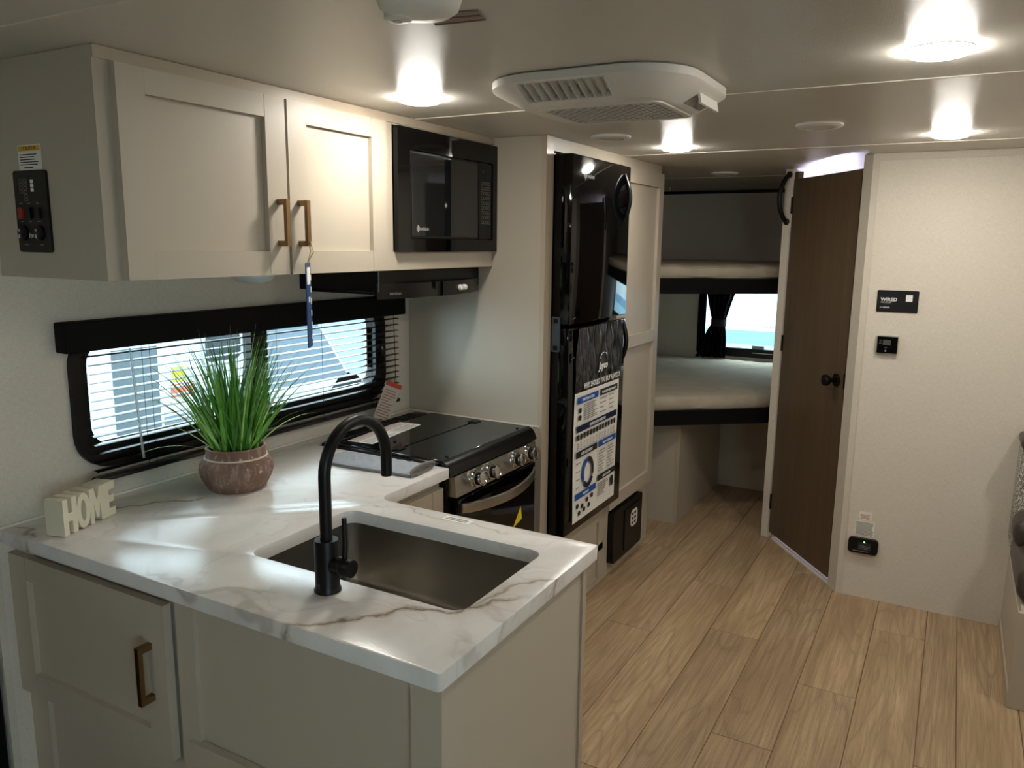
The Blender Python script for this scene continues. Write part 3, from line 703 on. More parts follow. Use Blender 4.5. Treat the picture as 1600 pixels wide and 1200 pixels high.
for i in range(7):
    y = SY0+.06+i*.068
    for j in range(4): q.box(-1.932+j*.014, -1.926+j*.014, y, y+.05, .928, .9305)
obj('vent_louver', q, blackp, vt_, smooth=False)
prof = [(-1.43, .917), (-1.414, .9245), (-1.398, .918), (-1.386, .902), (-1.376, .878), (-1.402, .874), (-1.43, .874)]
def xz(prof, y0, y1):
    q = MB(); q.loft([[V((x, y, z)) for x, z in prof] for y in (y0, y1)]); return q
obj('front_bullnose', xz(prof, SY0-.004, SY1+.004), blacks, sv)
cp = obj('control_panel', xz([(-1.375, .873), (-1.366, .803), (-1.402, .803), (-1.402, .873)], SY0+.012, SY1-.012), steelk, sv)
ax = V((1, 0, .13)).normalized()
for y in (2.195, 2.292, 2.475, 2.575):
    o = V((-1.372, y, .840))
    k = obj('knob', MB().lathe([(.031, -.002), (.031, .004), (.027, .009), (.0265, .017), (.024, .019)], o, ax, 28), chrome, sv)
    obj('knob_grip', MB().lathe([(.022, .016), (.0225, .030), (.022, .034)], o, ax, 24), blackm, k)
    obj('knob_cap', MB().lathe([(.0235, .032), (.0245, .036), (.0235, .041), (.019, .042), (.017, .040), (0, .0405)], o, ax, 28), chrome, k)
    q = MB(); q.lathe([(.0022, 0), (.0022, .0012), (0, .0012)], V((-1.369, y, .869)), ax, 8); obj('index_dot', q, blackm, cp)
od = obj('oven_door', MB().box(-1.402, -1.372, SY0+.03, SY1-.012, .28, .79, .004, 1), blackg, sv)
obj('lower_drawer', MB().box(-1.402, -1.374, SY0+.03, SY1-.012, .05, .265, .004, 1), blackp, sv)
q = MB(); L = []
for i in range(19):
    s_ = i/18; y = SY0+.045+s_*(SY1-SY0-.075); b = math.sin(PI*s_)**.75; x = -1.371+.048*b; z = .757-.012*b
    L.append([V((x, y, z-.018)), V((x+.007, y, z-.016)), V((x+.009, y, z)), V((x+.007, y, z+.016)), V((x, y, z+.018)), V((x-.003, y, z))])
q.loft(L); obj('oven_handle', q, steelk, od)
q = MB(); f = frx(-1.372); q.prism([(2.475, .572), (2.545, .590), (2.535, .642)], f, .0003, .0008); ws = obj('warning_triangle', q, yel2, od, smooth=False)
text('warning_mark', '!', .03, (V((-1.372, 2.520, .592)), Y, Z), ink, ws, .001, 'CENTER')
text('side_mark', 'o', .016, (V((-1.42, SY0, .80)), X, Z), white, sv, .0005)
# instruction sheet on the stove lid
f = (V((-1.745, 2.12, .9252)), V((-.10, 1, 0)).normalized(), V((-1, -.10, 0)).normalized())
sh = obj('instruction_sheet', MB().prism([(0, 0), (.34, 0), (.34, .105), (0, .105)], f, .0003, .0008), paper, smooth=False)
tag(sh, 'white instruction sheet lying on the black glass stove lid', 'sheet')
q = MB(); q.prism([(.0, .063), (.34, .063), (.34, .066), (0, .066)], f, .0008, .0011); q.prism([(.198, .0), (.2, .0), (.2, .063), (.198, .063)], f, .0008, .0011); q.prism([(.0, .095), (.34, .095), (.34, .099), (0, .099)], f, .0008, .0011)
obj('rules', q, inkr, sh, smooth=False)
q = MB()
lines(q, f, .01, .18, [.008+.008*i for i in range(6)], .0025, .0008, .0011); lines(q, f, .21, .33, [.008+.008*i for i in range(6)], .0025, .0008, .0011); lines(q, f, .01, .33, [.072, .08, .087], .0025, .0008, .0011)
obj('print', q, inkg, sh, smooth=False)
# ------------------------------------------------------------------ kitchen window
w1 = thing('window_1', 'x', 'x', (XW, 1.9, 1.0)); del w1['label']; del w1['category']; struct(w1)
f = frx(XW)
obj('frame', MB().ring(rr2(1.228, 2.555, 1.0, 1.39, .10, 8), rr2(KY0, KY1, KZ0, KZ1, .06, 8), f, -.03, .016), blackm, w1)
obj('mullion', MB().box(XW-.028, XW+.012, 1.850, 1.915, KZ0-.01, KZ1+.01), blackm, w1, smooth=False)
obj('sash_rail', MB().box(XW-.02, XW+.004, 1.915, 1.928, KZ0, KZ1), blackp, w1, smooth=False)
q = MB(); q.box(XW+.016, XW+.024, 2.515, 2.535, 1.17, 1.235); obj('latch', q.bevel(.002), blackm, w1)
text('latch_mark', '%', .02, (V((XW+.024, 2.517, 1.195)), Y, Z), white, w1, .0006)
obj('pane', MB().box(XW-.024, XW-.019, KY0-.01, 1.855, KZ0-.01, KZ1+.01), glassm, w1, smooth=False)
obj('pane', MB().box(XW-.016, XW-.011, 1.91, KY1+.01, KZ0-.01, KZ1+.01), glassm, w1, smooth=False)
# blind
bd = thing('window_blind', 'black horizontal slat blind with boxed valance over the kitchen window', 'blind', (XW+.03, 1.93, .97))
obj('valance', MB().box(XW+.002, -1.992, 1.2, 2.652, 1.333, 1.413, .003, 1), blackf, bd)
slat = mat('black_slat', '#0d0d0f', .28, spec=.7)
for i in range(14):
    z = 1.318-.0245*i
    q = MB(); L = []; tl = math.radians(4)
    for y in (1.262, 2.612):
        lp = []
        for j in range(5):
            s_ = -1+j*.5; lp.append(V((XW+.03+.0125*s_*math.cos(tl), y, z+.0022*(1-s_*s_)-.0125*s_*math.sin(tl))))
        lp += [p-Z*.0006 for p in lp[::-1]]; L.append(lp)
    q.loft(L); obj('slat', q, slat, bd)
obj('bottom_rail', MB().box(XW+.017, XW+.043, 1.258, 2.616, .968, .983, .003, 1), slat, bd)
for y in (1.42, 1.445, 1.93, 2.15, 2.43, 2.455):
    obj('ladder_cord', MB().tube([(XW+.045, y, 1.335), (XW+.045, y, .975)], .0007, 5), blackf, bd)
obj('tilt_wand', MB().tube([(-1.987, 1.378, 1.33), (-1.984, 1.395, 1.012)], .0038, 8), mat('clear_wand', '#cfd8da', .15, trans=.6), bd)
obj('pull_cord', MB().tube([(-1.985, 2.56, 1.335), (-1.983, 2.566, 1.10), (-1.98, 2.57, .99)], .0012, 6), blackf, bd)
# leaflet hanging from the cord
lf = thing('hanging_leaflet', 'folded paper leaflet with red print hanging from the blind cord above the stove', 'leaflet', (-1.965, 2.53, .92))
ang = math.radians(24); r_ = V((.45, .9, 0)).normalized(); uu = (Z*math.cos(ang)+r_*math.sin(ang)).normalized(); rr_ = (r_*math.cos(ang)-Z*math.sin(ang)).normalized()
f = (V((-1.975, 2.455, .925)), rr_, uu)
b = obj('paper', MB().prism([(-.036, -.0), (.036, 0), (.036, .155), (-.036, .155)], f, -.001, .001), mat('tan_paper', '#b9b1a6', .6), lf, smooth=False)
obj('header', MB().prism([(-.036, .137), (.036, .137), (.036, .155), (-.036, .155)], f, .001, .0014), inkr, lf, smooth=False)
q = MB(); lines(q, f, -.03, .03, [.008+.011*i for i in range(11)], .004, .001, .0014, .5); obj('red_print', q, mat('ink_dull_red', '#9a6a5c', .6), lf, smooth=False)
obj('cord', MB().tube([f[0]+uu*.15, V((-1.98, 2.56, 1.10))], .001, 5), blackf, lf)
# hanging tag on the cabinet handle
tg = thing('hanging_tag', 'blue and white card tag hanging edge-on from a bronze cabinet pull', 'tag', (-1.578, 1.65, 1.335))
vdir = V((-.69, .72, 0)).normalized(); sd = V((vdir.y, -vdir.x, 0)); rr_ = (vdir*math.cos(.22)+sd*math.sin(.22)).normalized()
f = (V((-1.572, 1.648, 1.335)), rr_, Z)
obj('card', MB().prism(rr2(-.028, .028, 0, .235, .004, 2), f, -.0012, .0012), mat('tag_blue', '#23406e', .4), tg, smooth=False)
q = MB()
for i in range(6): q.prism([(.02, .02+i*.033), (.028, .02+i*.033), (.028, .036+i*.033), (.02, .036+i*.033)], f, .0012, .0018)
q.prism([(-.02, .175), (.016, .175), (.016, .222), (-.02, .222)], f, .0012, .0018); q.prism([(-.006, .125), (.01, .125), (.01, .14), (-.006, .14)], f, .0012, .0018)
obj('print', q, white, tg, smooth=False)
q = MB(); q.tube([(-1.570, 1.655, 1.622), (-1.563, 1.652, 1.60), (-1.572, 1.648, 1.568)], .0016, 6); q.tube([(-1.566, 1.655, 1.628), (-1.560, 1.660, 1.60), (-1.572, 1.648, 1.568)], .0016, 6)
obj('string', q, mat('string', '#c9b88f', .8), tg)
# ------------------------------------------------------------------ control panel on the cabinet end
YE = 1.087
cpn = thing('control_panel', 'black monitor panel with rocker switches on the upper cabinet end', 'control panel', (-1.877, YE, 1.597))
f = fry(YE)
obj('faceplate', MB().prism(rr2(-1.941, -1.813, 1.596, 1.781, .008), f, .0, .006).bevel(.0015), blackp, cpn)
q = MB()
for i, j in [(0, 0), (1, 0), (0, 1), (1, 1), (0, 2), (1, 2), (0, 3), (1, 3), (1, 4), (1, 5)]:
    a, b = -1.918+i*.017, 1.755-j*.0085; q.ring(rr2(a, a+.013, b, b+.007, .001, 1), rr2(a+.001, a+.012, b+.001, b+.006, .0008, 1), f, .006, .0066)
obj('level_boxes', q, inkg, cpn, smooth=False)
for j in range(3): obj('indicator', MB().prism(rr2(-1.873, -1.862, 1.752-j*.0095, 1.760-j*.0095, .001, 1), f, .006, .007), white, cpn, smooth=False)
for i, x in enumerate((-1.918, -1.886, -1.850)):
    obj('rocker_switch', MB().prism(rr2(x-.009, x+.009, 1.672, 1.698, .003), f, .006, .011).bevel(.001), mat('red_switch', '#8c2a1e', .4) if i == 0 else blackm, cpn)
for x in (-1.918, -1.852):
    s_ = obj('round_switch', MB().lathe([(.018, 0), (.018, .004), (.014, .007), (0, .007)], V((x, YE-.006, 1.640)), -Y, 20), blackm, cpn)
    text('switch_mark', '0', .013, (V((x-.009, YE, 1.628)), X, Z), white, s_, .0136); text('switch_mark', 'o', .014, (V((x-.009, YE, 1.643)), X, Z), white, s_, .0136)
text('brand_text', 'Jayco', .013, (V((-1.882, YE, 1.631)), X, Z), white, cpn, .0066, 'CENTER', shear=.2)
q = MB()
for x in (-1.918, -1.886, -1.852):
    for z in (1.706, 1.665): q.prism([(x-.006, z), (x+.006, z), (x+.006, z+.002), (x-.006, z+.002)], f, .006, .0066)
for x in (-1.91, -1.848): q.prism([(x-.008, 1.612), (x+.008, 1.612), (x+.008, 1.614), (x-.008, 1.614)], f, .006, .0066)
obj('legend_print', q, inkg, cpn, smooth=False)
cl = obj('caution_label', MB().prism(rr2(-1.921, -1.831, 1.782, 1.838, .002, 2), f, 0, .0006), paper, smooth=False); tag(cl, 'white caution label with yellow header above the black control panel', 'label')
obj('header', MB().prism([(-1.918, 1.824), (-1.834, 1.824), (-1.834, 1.8355), (-1.918, 1.8355)], f, .0006, .001), yel, cl, smooth=False)
text('caution_text', '! CAUTION', .011, (V((-1.876, YE, 1.8262)), X, Z), ink, cl, .0012, 'CENTER')
q = MB(); lines(q, f, -1.914, -1.84, [1.793+.0055*i for i in range(5)], .0022, .0006, .001); lines(q, f, -1.90, -1.86, [1.786], .0028, .0006, .001); obj('print', q, ink, cl, smooth=False)
# ------------------------------------------------------------------ HOME letters
hm = thing('home_letters', 'cream ceramic block letters spelling HOME on the counter by the wall', 'ornament', (-1.9, 1.13, CT))
p0 = V((-1.846, 1.070, CT+.001)); hd_ = V((-.055, .175, 0)).normalized(); f = (p0, hd_, Z)
hh = .092
def letter(name, build):
    q = MB(); build(q); return obj(name, q.bevel(.003, 2, .5), ceram, hm)
t0_, t1_ = -.052, 0
lw = .046; s_ = .0165
letter('letter_h', lambda q: q.prism([(0, 0), (s_, 0), (s_, .034), (lw-s_, .034), (lw-s_, 0), (lw, 0), (lw, hh), (lw-s_, hh), (lw-s_, .055), (s_, .055), (s_, hh), (0, hh)], f, t0_, t1_))
x0 = lw-.001
el = lambda rx, ry: [(x0+lw/2+rx*math.cos(2*PI*i/28), hh/2+ry*math.sin(2*PI*i/28)) for i in range(28)]
letter('letter_o', lambda q: q.ring(el(lw/2, hh/2), el(.0085, .028), f, t0_, t1_))
x1 = 2*lw-.002; mwid = .052
letter('letter_m', lambda q: q.prism([(x1+a, b) for a, b in ((0, 0), (.013, 0), (.0145, .05), (.022, .012), (.030, .012), (.0375, .05), (.039, 0), (mwid, 0), (mwid, hh), (.036, hh), (.026, .056), (.016, hh), (0, hh))], f, t0_, t1_))
x2 = x1+mwid-.001; ew = .040
letter('letter_e', lambda q: q.prism([(x2+a, b) for a, b in ((0, 0), (ew, 0), (ew, .021), (.018, .021), (.018, .037), (ew-.004, .037), (ew-.004, .056), (.018, .056), (.018, .071), (ew, .071), (ew, hh), (0, hh))], f, t0_, t1_))
# ------------------------------------------------------------------ potted grass
pcx, pcy = -1.808, 1.572
pg = thing('potted_grass', 'washed brown round pot of tall green grass on the counter by the window', 'plant', (pcx, pcy, CT)); o = V((pcx, pcy, CT+.001))
pot = obj('pot', MB().lathe([(.0, 0), (.076, 0), (.083, .006), (.088, .016), (.090, .018), (.101, .040), (.106, .058), (.104, .075), (.095, .090), (.088, .096), (.086, .1), (.084, .115), (.085, .124), (.081, .128), (.076, .124), (.076, .105), (0, .105)], o, Z, 48), potm, pg)
obj('rim_ridge', MB().lathe([(.087, .0945), (.0905, .096), (.0895, .099), (.086, .0995)], o, Z, 48), potw, pot)
obj('soil', MB().lathe([(.0755, .105), (.0755, .112), (.04, .116), (0, .116)], o, Z, 32), soil, pg)
rnd = random.Random(21)
def blade(bx, by, az, lean, ln, w, curl, mt_):
    q = MB(); k = 8; L = []; d = V((math.cos(az), math.sin(az), 0)); sd = V((-d.y, d.x, 0)); p = V((bx, by, CT+.113)); th = lean
    rot = rnd.uniform(-.9, .9); sd2 = (sd*math.cos(rot)+d*math.sin(rot)).normalized()
    for i in range(k+1):
        s_ = i/k; ww = w*(1-s_**2.2)*(.75+.5*min(1, s_*4)*.5)+.0002
        nrm = (d*math.cos(th)-Z*math.sin(th))
        L.append([p-sd2*ww/2, p+nrm*ww*.12, p+sd2*ww/2])
        th += curl/k*(0.4+1.2*s_); p = p+(d*math.sin(th)+Z*math.cos(th))*(ln/k)
        if p.x < XW+.055: p.x = XW+.055
    q.loft(L, closed=False); obj('grass_blade', q, mt_, pg, norm=False)
for i in range(235):
    rr_ = .062*math.sqrt(rnd.random()); a = rnd.random()*2*PI
    bx, by = pcx+rr_*math.cos(a), pcy+rr_*math.sin(a)
    az = a+rnd.gauss(0, .6); outer = rr_/.062
    lean = abs(rnd.gauss(.04+.30*outer, .13)); ln = rnd.uniform(.21, .375); curl = rnd.uniform(.05, .7)
    c = rnd.random(); mt_ = leafs[0] if c < .38 else leafs[1] if c < .66 else leafs[2] if c < .84 else leafs[3] if c < .95 else leafs[4]
    blade(bx, by, az, lean, ln, rnd.uniform(.005, .0095), curl, mt_)
for az, lean, ln, curl in ((-1.9, .55, .34, .75), (-1.75, .75, .30, .75), (-2.0, .42, .36, .6), (-1.6, .35, .36, .7), (-1.65, 1.05, .26, .75), (.9, .5, .30, .5), (.6, .35, .33, .7), (1.3, .4, .33, .6), (1.6, .55, .28, .6), (.2, .6, .24, .8), (1.0, .75, .22, .9), (-1.4, .5, .33, .9)):
    blade(pcx+.055*math.cos(az), pcy+.055*math.sin(az), az, lean, ln, .0065, curl, leafs[rnd.choice((1, 3, 4))])
# ------------------------------------------------------------------ oven mitt
mt = thing('oven_mitt', 'grey quilted oven mitt lying flat on the counter beside the stove', 'oven mitt', (-1.6, 1.97, CT))
q = MB(); n, m_ = 44, 20; top, bot = [], []
ma = V((-1.785, 1.955, 0)); mb_ = V((-1.425, 1.972, 0)); ud = (mb_-ma).normalized(); vd = V((-ud.y, ud.x, 0)); LN = (mb_-ma).length
for i in range(n+1):
    s_ = i/n; hw = .066*min(1, math.sqrt(max(0, 1-(1-min(1, s_/.22))**2)))*(1+.05*math.sin(s_*5))+.0005
    rowt, rowb = [], []
    for j in range(m_+1):
        v = -1+2*j/m_; c = ma+ud*(s_*LN)+vd*(v*hw)
        ed_ = max(0, 1-abs(v)**2.6)**.8*min(1, s_/.10)**.6
        quilt = min(1, abs(math.sin((s_*LN+v*hw)*PI/.04))*1.6)*min(1, abs(math.sin((s_*LN-v*hw)*PI/.04))*1.6)
        z = CT+.004+.022*ed_*(.62+.38*quilt)
        rowt.append(V((c.x, c.y, z))); rowb.append(V((c.x, c.y, CT+.001)))
    top.append(rowt+rowb[::-1])
q.loft(top); obj('quilted_body', q, mittm, mt)
q = MB(); P = [mb_+vd*(.066*math.cos(2*PI*i/24))+ud*.004+Z*(CT+.0175+.0125*math.sin(2*PI*i/24)) for i in range(25)]
q.tube(P, .005, 8); cf = obj('cuff_binding', q, mittd, mt)
P = [mb_+vd*(.05*math.cos(2*PI*i/16))+ud*.002+Z*(CT+.015+.006*math.sin(2*PI*i/16)) for i in range(17)]
obj('lining_fold', MB().tube(P, .0045, 8), mittd, cf)
obj('seam_piping', MB().tube([ma+ud*(LN*s_)+vd*(-.066*min(1, math.sqrt(max(0, 1-(1-min(1, s_/.22))**2)))*(1+.05*math.sin(s_*5))-.001)+Z*(CT+.007) for s_ in [i/20 for i in range(21)]], .0035, 8), mittd, mt)
# ------------------------------------------------------------------ plain black box beyond the wall end
bk = obj('black_box', MB().box(XW-.44, XW-.004, -.3, .985, .001, 1.2, .004, 1), blackf); tag(bk, 'plain black box just past the end of the window wall', 'cabinet')
# ------------------------------------------------------------------ bunks
BP = [(XW+.003, 4.07), (-1.60, 4.07), (-1.42, 4.205), (-.885, 4.632), (-.849, 4.70), (-.849, YR-.003), (XW+.003, YR-.003)]
def inset(P, d):
    c = V((sum(p[0] for p in P)/len(P), sum(p[1] for p in P)/len(P), 0)); R2 = []
    k = len(P)
    for i in range(k):
        a, b, c2 = V((*P[i-1], 0)), V((*P[i], 0)), V((*P[(i+1) % k], 0))
        e1, e2 = (b-a).normalized(), (c2-b).normalized(); n1, n2 = V((-e1.y, e1.x, 0)), V((-e2.y, e2.x, 0)); bi = (n1+n2).normalized()
        R2.append(b+bi*(d/max(.3, bi.dot(n1))))
    return [(p.x, p.y) for p in R2]
def mattress(name, z0, z1, label):
    q = MB(); L = []; base = inset(BP, .012); h = z1-z0
    dens = []
    for i in range(len(base)):
        a, b = V((*base[i], 0)), V((*base[(i+1) % len(base)], 0)); n = max(1, int((b-a).length/.05))
        dens += [a+(b-a)*(j/n) for j in range(n)]
    cx = sum(p.x for p in dens)/len(dens); cy = sum(p.y for p in dens)/len(dens)
    rs = random.Random(5)
    wob = [rs.uniform(-1, 1) for _ in dens]
    for t_, ins in ((0, .015), (.15, .004), (.5, 0), (.8, .004), (.93, .018), (1, .045)):
        lp = []
        for i, p in enumerate(dens):
            d = V((cx-p.x, cy-p.y, 0)).normalized(); w = .006*wob[i]*(1 if .1 < t_ < .95 else 0)
            lp.append(V((p.x+d.x*(ins+w), p.y+d.y*(ins+w), z0+h*t_+.004*wob[(i*3) % len(dens)]*(t_ > .4))))
        L.append(lp)
    for k in (.25, .5, .75):
        L.append([V((p.x+(cx-p.x)*k, p.y+(cy-p.y)*k, z1+.012*math.sin(PI/2*k)+.004*wob[(i*5) % len(dens)]*(1-k))) for i, p in enumerate(L[5])])
    q.loft(L); return tag(obj(name, q, mattm), label, 'mattress')
def bunk(zr0, zr1, label):
    t = thing('bunk_bed', label, 'bunk bed', (-1.45, 5.1, zr0))
    obj('platform', MB().prism(inset(BP, .03), frz(0), zr0+.03, zr1-.004), mat('bunk_platform', '#9a8f7c', .7), t, smooth=False)
    q = MB(); A = [V((*p, 0)) for p in BP[1:5]]
    pts = [(p.x, p.y) for p in A]; ins = inset(BP, .028)[1:5]
    q.prism(pts+ins[::-1], frz(0), zr0, zr1); obj('front_rail', q.bevel(.003), blackf, t, smooth=False)
    obj('rear_cleat', MB().box(XW+.01, -.86, YR-.04, YR-.004, zr0-.02, zr0+.028), wallg, t, smooth=False)
    return t
bunk(.617, .70, 'lower bunk with black padded rail over the dark foot space')
bunk(1.363, 1.447, 'upper bunk with black padded rail near the ceiling')
mattress('mattress', .701, .785, 'tan sheeted mattress on the lower bunk, daylight from the window on it')
mattress('mattress', 1.448, 1.520, 'tan sheeted mattress on the upper bunk')
sb = thing('storage_box', 'greige storage box on the floor beneath the lower bunk', 'cabinet', (-1.68, 4.8, 0))
obj('front_panel', MB().box(XW+.005, -1.335, 4.37, 4.385, .001, .612), cab, sb, smooth=False)
obj('side_panel', MB().box(-1.335, -1.32, 4.385, 5.295, .001, .612), cab, sb, smooth=False)
obj('corner_trim', MB().box(-1.338, -1.316, 4.366, 4.388, .001, .612), edge, sb, smooth=False)
obj('rear_panel', MB().box(-1.335, -.85, 5.295, 5.31, .001, .612), cab, sb, smooth=False)
# rear window
w2 = thing('window_2', 'x', 'x', (-1.28, YR, .8)); del w2['label']; del w2['category']; struct(w2)
f = fry(YR)
obj('frame', MB().ring(rr2(RX0-.05, RX1+.03, RZ0-.065, RZ1+.03, .03, 5), rr2(RX0, RX1, RZ0, RZ1, .02, 5), f, -.03, .012), blackm, w2)
obj('pane', MB().box(RX0-.01, RX1+.01, YR+.015, YR+.02, RZ0-.01, RZ1+.01), glassm, w2, smooth=False)
obj('release_bar', MB().box(-1.29, -1.14, YR-.02, YR-.012, .838, .842), whitep, w2, smooth=False)
ws = obj('exit_sticker', MB().prism(rr2(-1.30, -1.21, .870, .892, .002, 2), f, -.014, -.0135), paper, w2, smooth=False)
# curtain
cu = thing('curtain', 'black curtain gathered with a tie beside the rear bunk window', 'curtain', (-1.58, 5.94, .79))
q = MB(); rows = []; n = 60
for j in range(31):
    s_ = j/30; z = 1.345-s_*(1.345-.793)
    if s_ < .52:
        k = s_/.52; e = k**1.6; xl = -1.645+(.055)*e; xr = -1.40+(-.09)*(k**.8)
    else:
        k = (s_-.52)/.48; e = math.sin(min(1, k*1.4)*PI/2); xl = -1.590-.075*e-(.05*max(0, k-.85)/.15); xr = -1.49+.02*e
    amp = .024*(1-.7*math.exp(-((s_-.52)/.10)**2))
    rows.append([V((xl+(xr-xl)*i/n, 5.937+amp*math.sin(i/n*PI*11+s_*1.2)*(1-.25*math.sin(i*.7)), z)) for i in range(n+1)])
q.loft(rows, closed=False); c_ = obj('gathered_panel', q, blackf, cu)
md = c_.modifiers.new('solid', 'SOLIDIFY'); md.thickness = .003
q = MB(); rows = []
for j in range(13):
    z = 1.345-j/12*(1.345-.793)
    rows.append([V((-1.70+.055*i/14, 5.962+.008*math.sin(i*1.3), z)) for i in range(15)])
q.loft(rows, closed=False); c_ = obj('side_strand', q, blackf, cu); md = c_.modifiers.new('solid', 'SOLIDIFY'); md.thickness = .003
q = MB(); q.loft([[V((-1.541+.058*math.cos(2*PI*i/24), 5.937+.03*math.sin(2*PI*i/24), z)) for i in range(24)] for z in (1.03, 1.04, 1.075, 1.085)], cap0=False, cap1=False)
obj('tie_band', q, mat('black_tie', '#17171a', .6), cu)
# ------------------------------------------------------------------ grab handle by the bathroom door
gh = thing('grab_handle', 'black curved grab handle on the jamb beside the brown bathroom door', 'handle', (-.815, 4.44, 1.75))
ob_ = V((-.60, -.80, 0)).normalized(); c0 = V((-.822, 4.446, 0))
pts = [c0+ob_*(.004+.058*math.sin(PI*i/14)**.7)+Z*(2.0-.245*i/14) for i in range(15)]
obj('grip', MB().tube(pts, [.013]+[.012]*13+[.013], 12), blackm, gh)
for z in (2.0, 1.757): obj('mount', MB().lathe([(.017, 0), (.017, .008), (.012, .012), (0, .012)], c0+Z*z, ob_, 16), blackm, gh)
# ------------------------------------------------------------------ things on the cream wall
f = fry(YB)
sg = thing('wall_sign', 'black rectangular sign reading WIRED high on the cream bathroom wall', 'sign', (-.223, YB, 1.348))
obj('plate', MB().prism(rr2(-.305, -.140, 1.349, 1.444, .005), f, 0, .004).bevel(.001), mat('sign_black', '#131314', .35), sg)
text('sign_text', 'WIRED', .021, (V((-.290, YB, 1.397)), X, Z), white, sg, .0045, 'LEFT', 1.0, .0005)
text('sign_text', 'FOR SOLAR', .009, (V((-.289, YB, 1.388)), X, Z), inkw, sg, .0045, 'LEFT', .9, .0003)
obj('white_patch', MB().prism(rr2(-.190, -.164, 1.397, 1.426, .001, 1), f, .004, .0045), white, sg, smooth=False)
q = MB(); q.prism([(-.291, 1.367), (-.282, 1.367), (-.282, 1.371), (-.291, 1.371)], f, .004, .0046); q.prism([(-.279, 1.366), (-.252, 1.366), (-.252, 1.372), (-.279, 1.372)], f, .004, .0046); obj('small_logo', q, inkw, sg, smooth=False)
th = thing('thermostat', 'small square black thermostat in a chrome rim below the wall sign', 'thermostat', (-.246, YB, 1.165))
obj('rim', MB().prism(rr2(-.292, -.202, 1.163, 1.244, .004), f, 0, .016).bevel(.0015), mat('silver_plastic', '#b9b6ae', .3, .6), th)
obj('face', MB().prism(rr2(-.287, -.205, 1.167, 1.240, .003), f, .016, .0185), blackg, th, smooth=False)
obj('display', MB().prism(rr2(-.264, -.232, 1.203, 1.226, .001, 1), f, .0185, .019), screen, th, smooth=False)
q = MB(); lines(q, f, -.279, -.269, [1.208, 1.215, 1.222], .002, .0185, .0189); lines(q, f, -.256, -.246, [1.191], .003, .0185, .0189); q.prism(rrect(.006, .010, .003, 2, -.251, 1.178), f, .0185, .0189); obj('buttons', q, inkg, th, smooth=False)
co = thing('gas_detector', 'small rounded black gas detector with green light low on the cream wall', 'detector', (-.267, YB, .223))
obj('case', MB().prism(rr2(-.331, -.203, .222, .294, .016), f, 0, .02).bevel(.005, 2), blackp, co)
obj('front_panel', MB().prism(rr2(-.288, -.232, .240, .276, .004), f, .02, .0212), mat('panel_dark', '#24262a', .4), co, smooth=False)
obj('led', MB().lathe([(.0035, 0), (.0035, .002), (0, .003)], V((-.262, YB-.0205, .279)), -Y, 12), ledm, co)
q = MB(); lines(q, f, -.284, -.236, [.245, .252, .259], .002, .0212, .0216); lines(q, f, -.31, -.222, [.232], .003, .02, .0206); obj('print', q, inkg, co, smooth=False)
lb = obj('notice_label', MB().prism(rr2(-.309, -.226, .302, .374, .001, 1), f, 0, .0006), paper, smooth=False); tag(lb, 'white text notice directly above the black gas detector', 'label')
q = MB(); lines(q, f, -.305, -.23, [.306+.006*i for i in range(11)], .0028, .0006, .001, .1); obj('print', q, inkg, lb, smooth=False)
lb = obj('notice_label', MB().prism(rr2(-.296, -.242, .380, .420, .001, 1), f, 0, .0006), paper, smooth=False); tag(lb, 'smaller pale label with red print on the cream wall above the text notice', 'label')
q = MB(); lines(q, f, -.290, -.248, [.385, .391, .397, .403], .004, .0006, .001, .1); obj('print', q, inkp, lb, smooth=False)
# ------------------------------------------------------------------ ceiling air conditioner
AX, AY = -.835, 1.985
ac = thing('air_conditioner', 'white rounded ceiling air conditioner with fin vent and mesh grille', 'air conditioner', (AX, AY, H))
def arr(w, h, r, z, n=8): return [V((AX+p[0], AY+p[1], z)) for p in rrect(w, h, r, n)]
AX += .006
q = MB(); q.loft([arr(.52, .50, .15, H-.0005), arr(.535, .515, .155, H-.005), arr(.535, .515, .155, H-.022), arr(.527, .507, .15, H-.026), arr(.385, .365, .085, H-.062), arr(.37, .35, .08, H-.064)])
shroud = obj('shroud', q, whitep, ac)
# fin vent on the sloping near side
ny = AY-.5*.507; sl = V((0, .071, -.036)).normalized(); fo = V((AX-.135, ny+.003, H-.0268))
f = (fo, X, -sl); nn = X.cross(-sl)
if nn.z > 0: f = (fo+X*.225, -X, -sl); nn = -nn
def carve(ob, mb):
    """subtract a closed shape from a mesh for good; the cutter is deleted"""
    bmesh.ops.recalc_face_normals(mb.bm, faces=mb.bm.faces); bmesh.ops.translate(mb.bm, verts=mb.bm.verts, vec=-ORG[ob.name])
    me = bpy.data.meshes.new('cut'); mb.bm.to_mesh(me); mb.bm.free(); c = bpy.data.objects.new('cut', me); C.objects.link(c); c.parent = ob.parent
    md = ob.modifiers.new('cut', 'BOOLEAN'); md.object = c; md.operation = 'DIFFERENCE'; md.solver = 'EXACT'
    bpy.context.view_layer.update(); dg = bpy.context.evaluated_depsgraph_get(); new = bpy.data.meshes.new_from_object(ob.evaluated_get(dg))
    ob.modifiers.clear(); ob.data = new; bpy.data.objects.remove(c); bpy.data.meshes.remove(me)
carve(shroud, MB().prism([(.0, -.068), (.225, -.068), (.225, .0), (.0, .0)], f, -.015, .02))
carve(shroud, MB().prism([(.07, -.066), (.145, -.066), (.145, -.03), (.07, -.03)], f, -.036, .02))
vb_ = obj('vent_sill', MB().prism([(-.002, -.071), (.227, -.071), (.227, -.0685), (-.002, -.0685)], f, -.004, .002), whitep, ac, smooth=False)
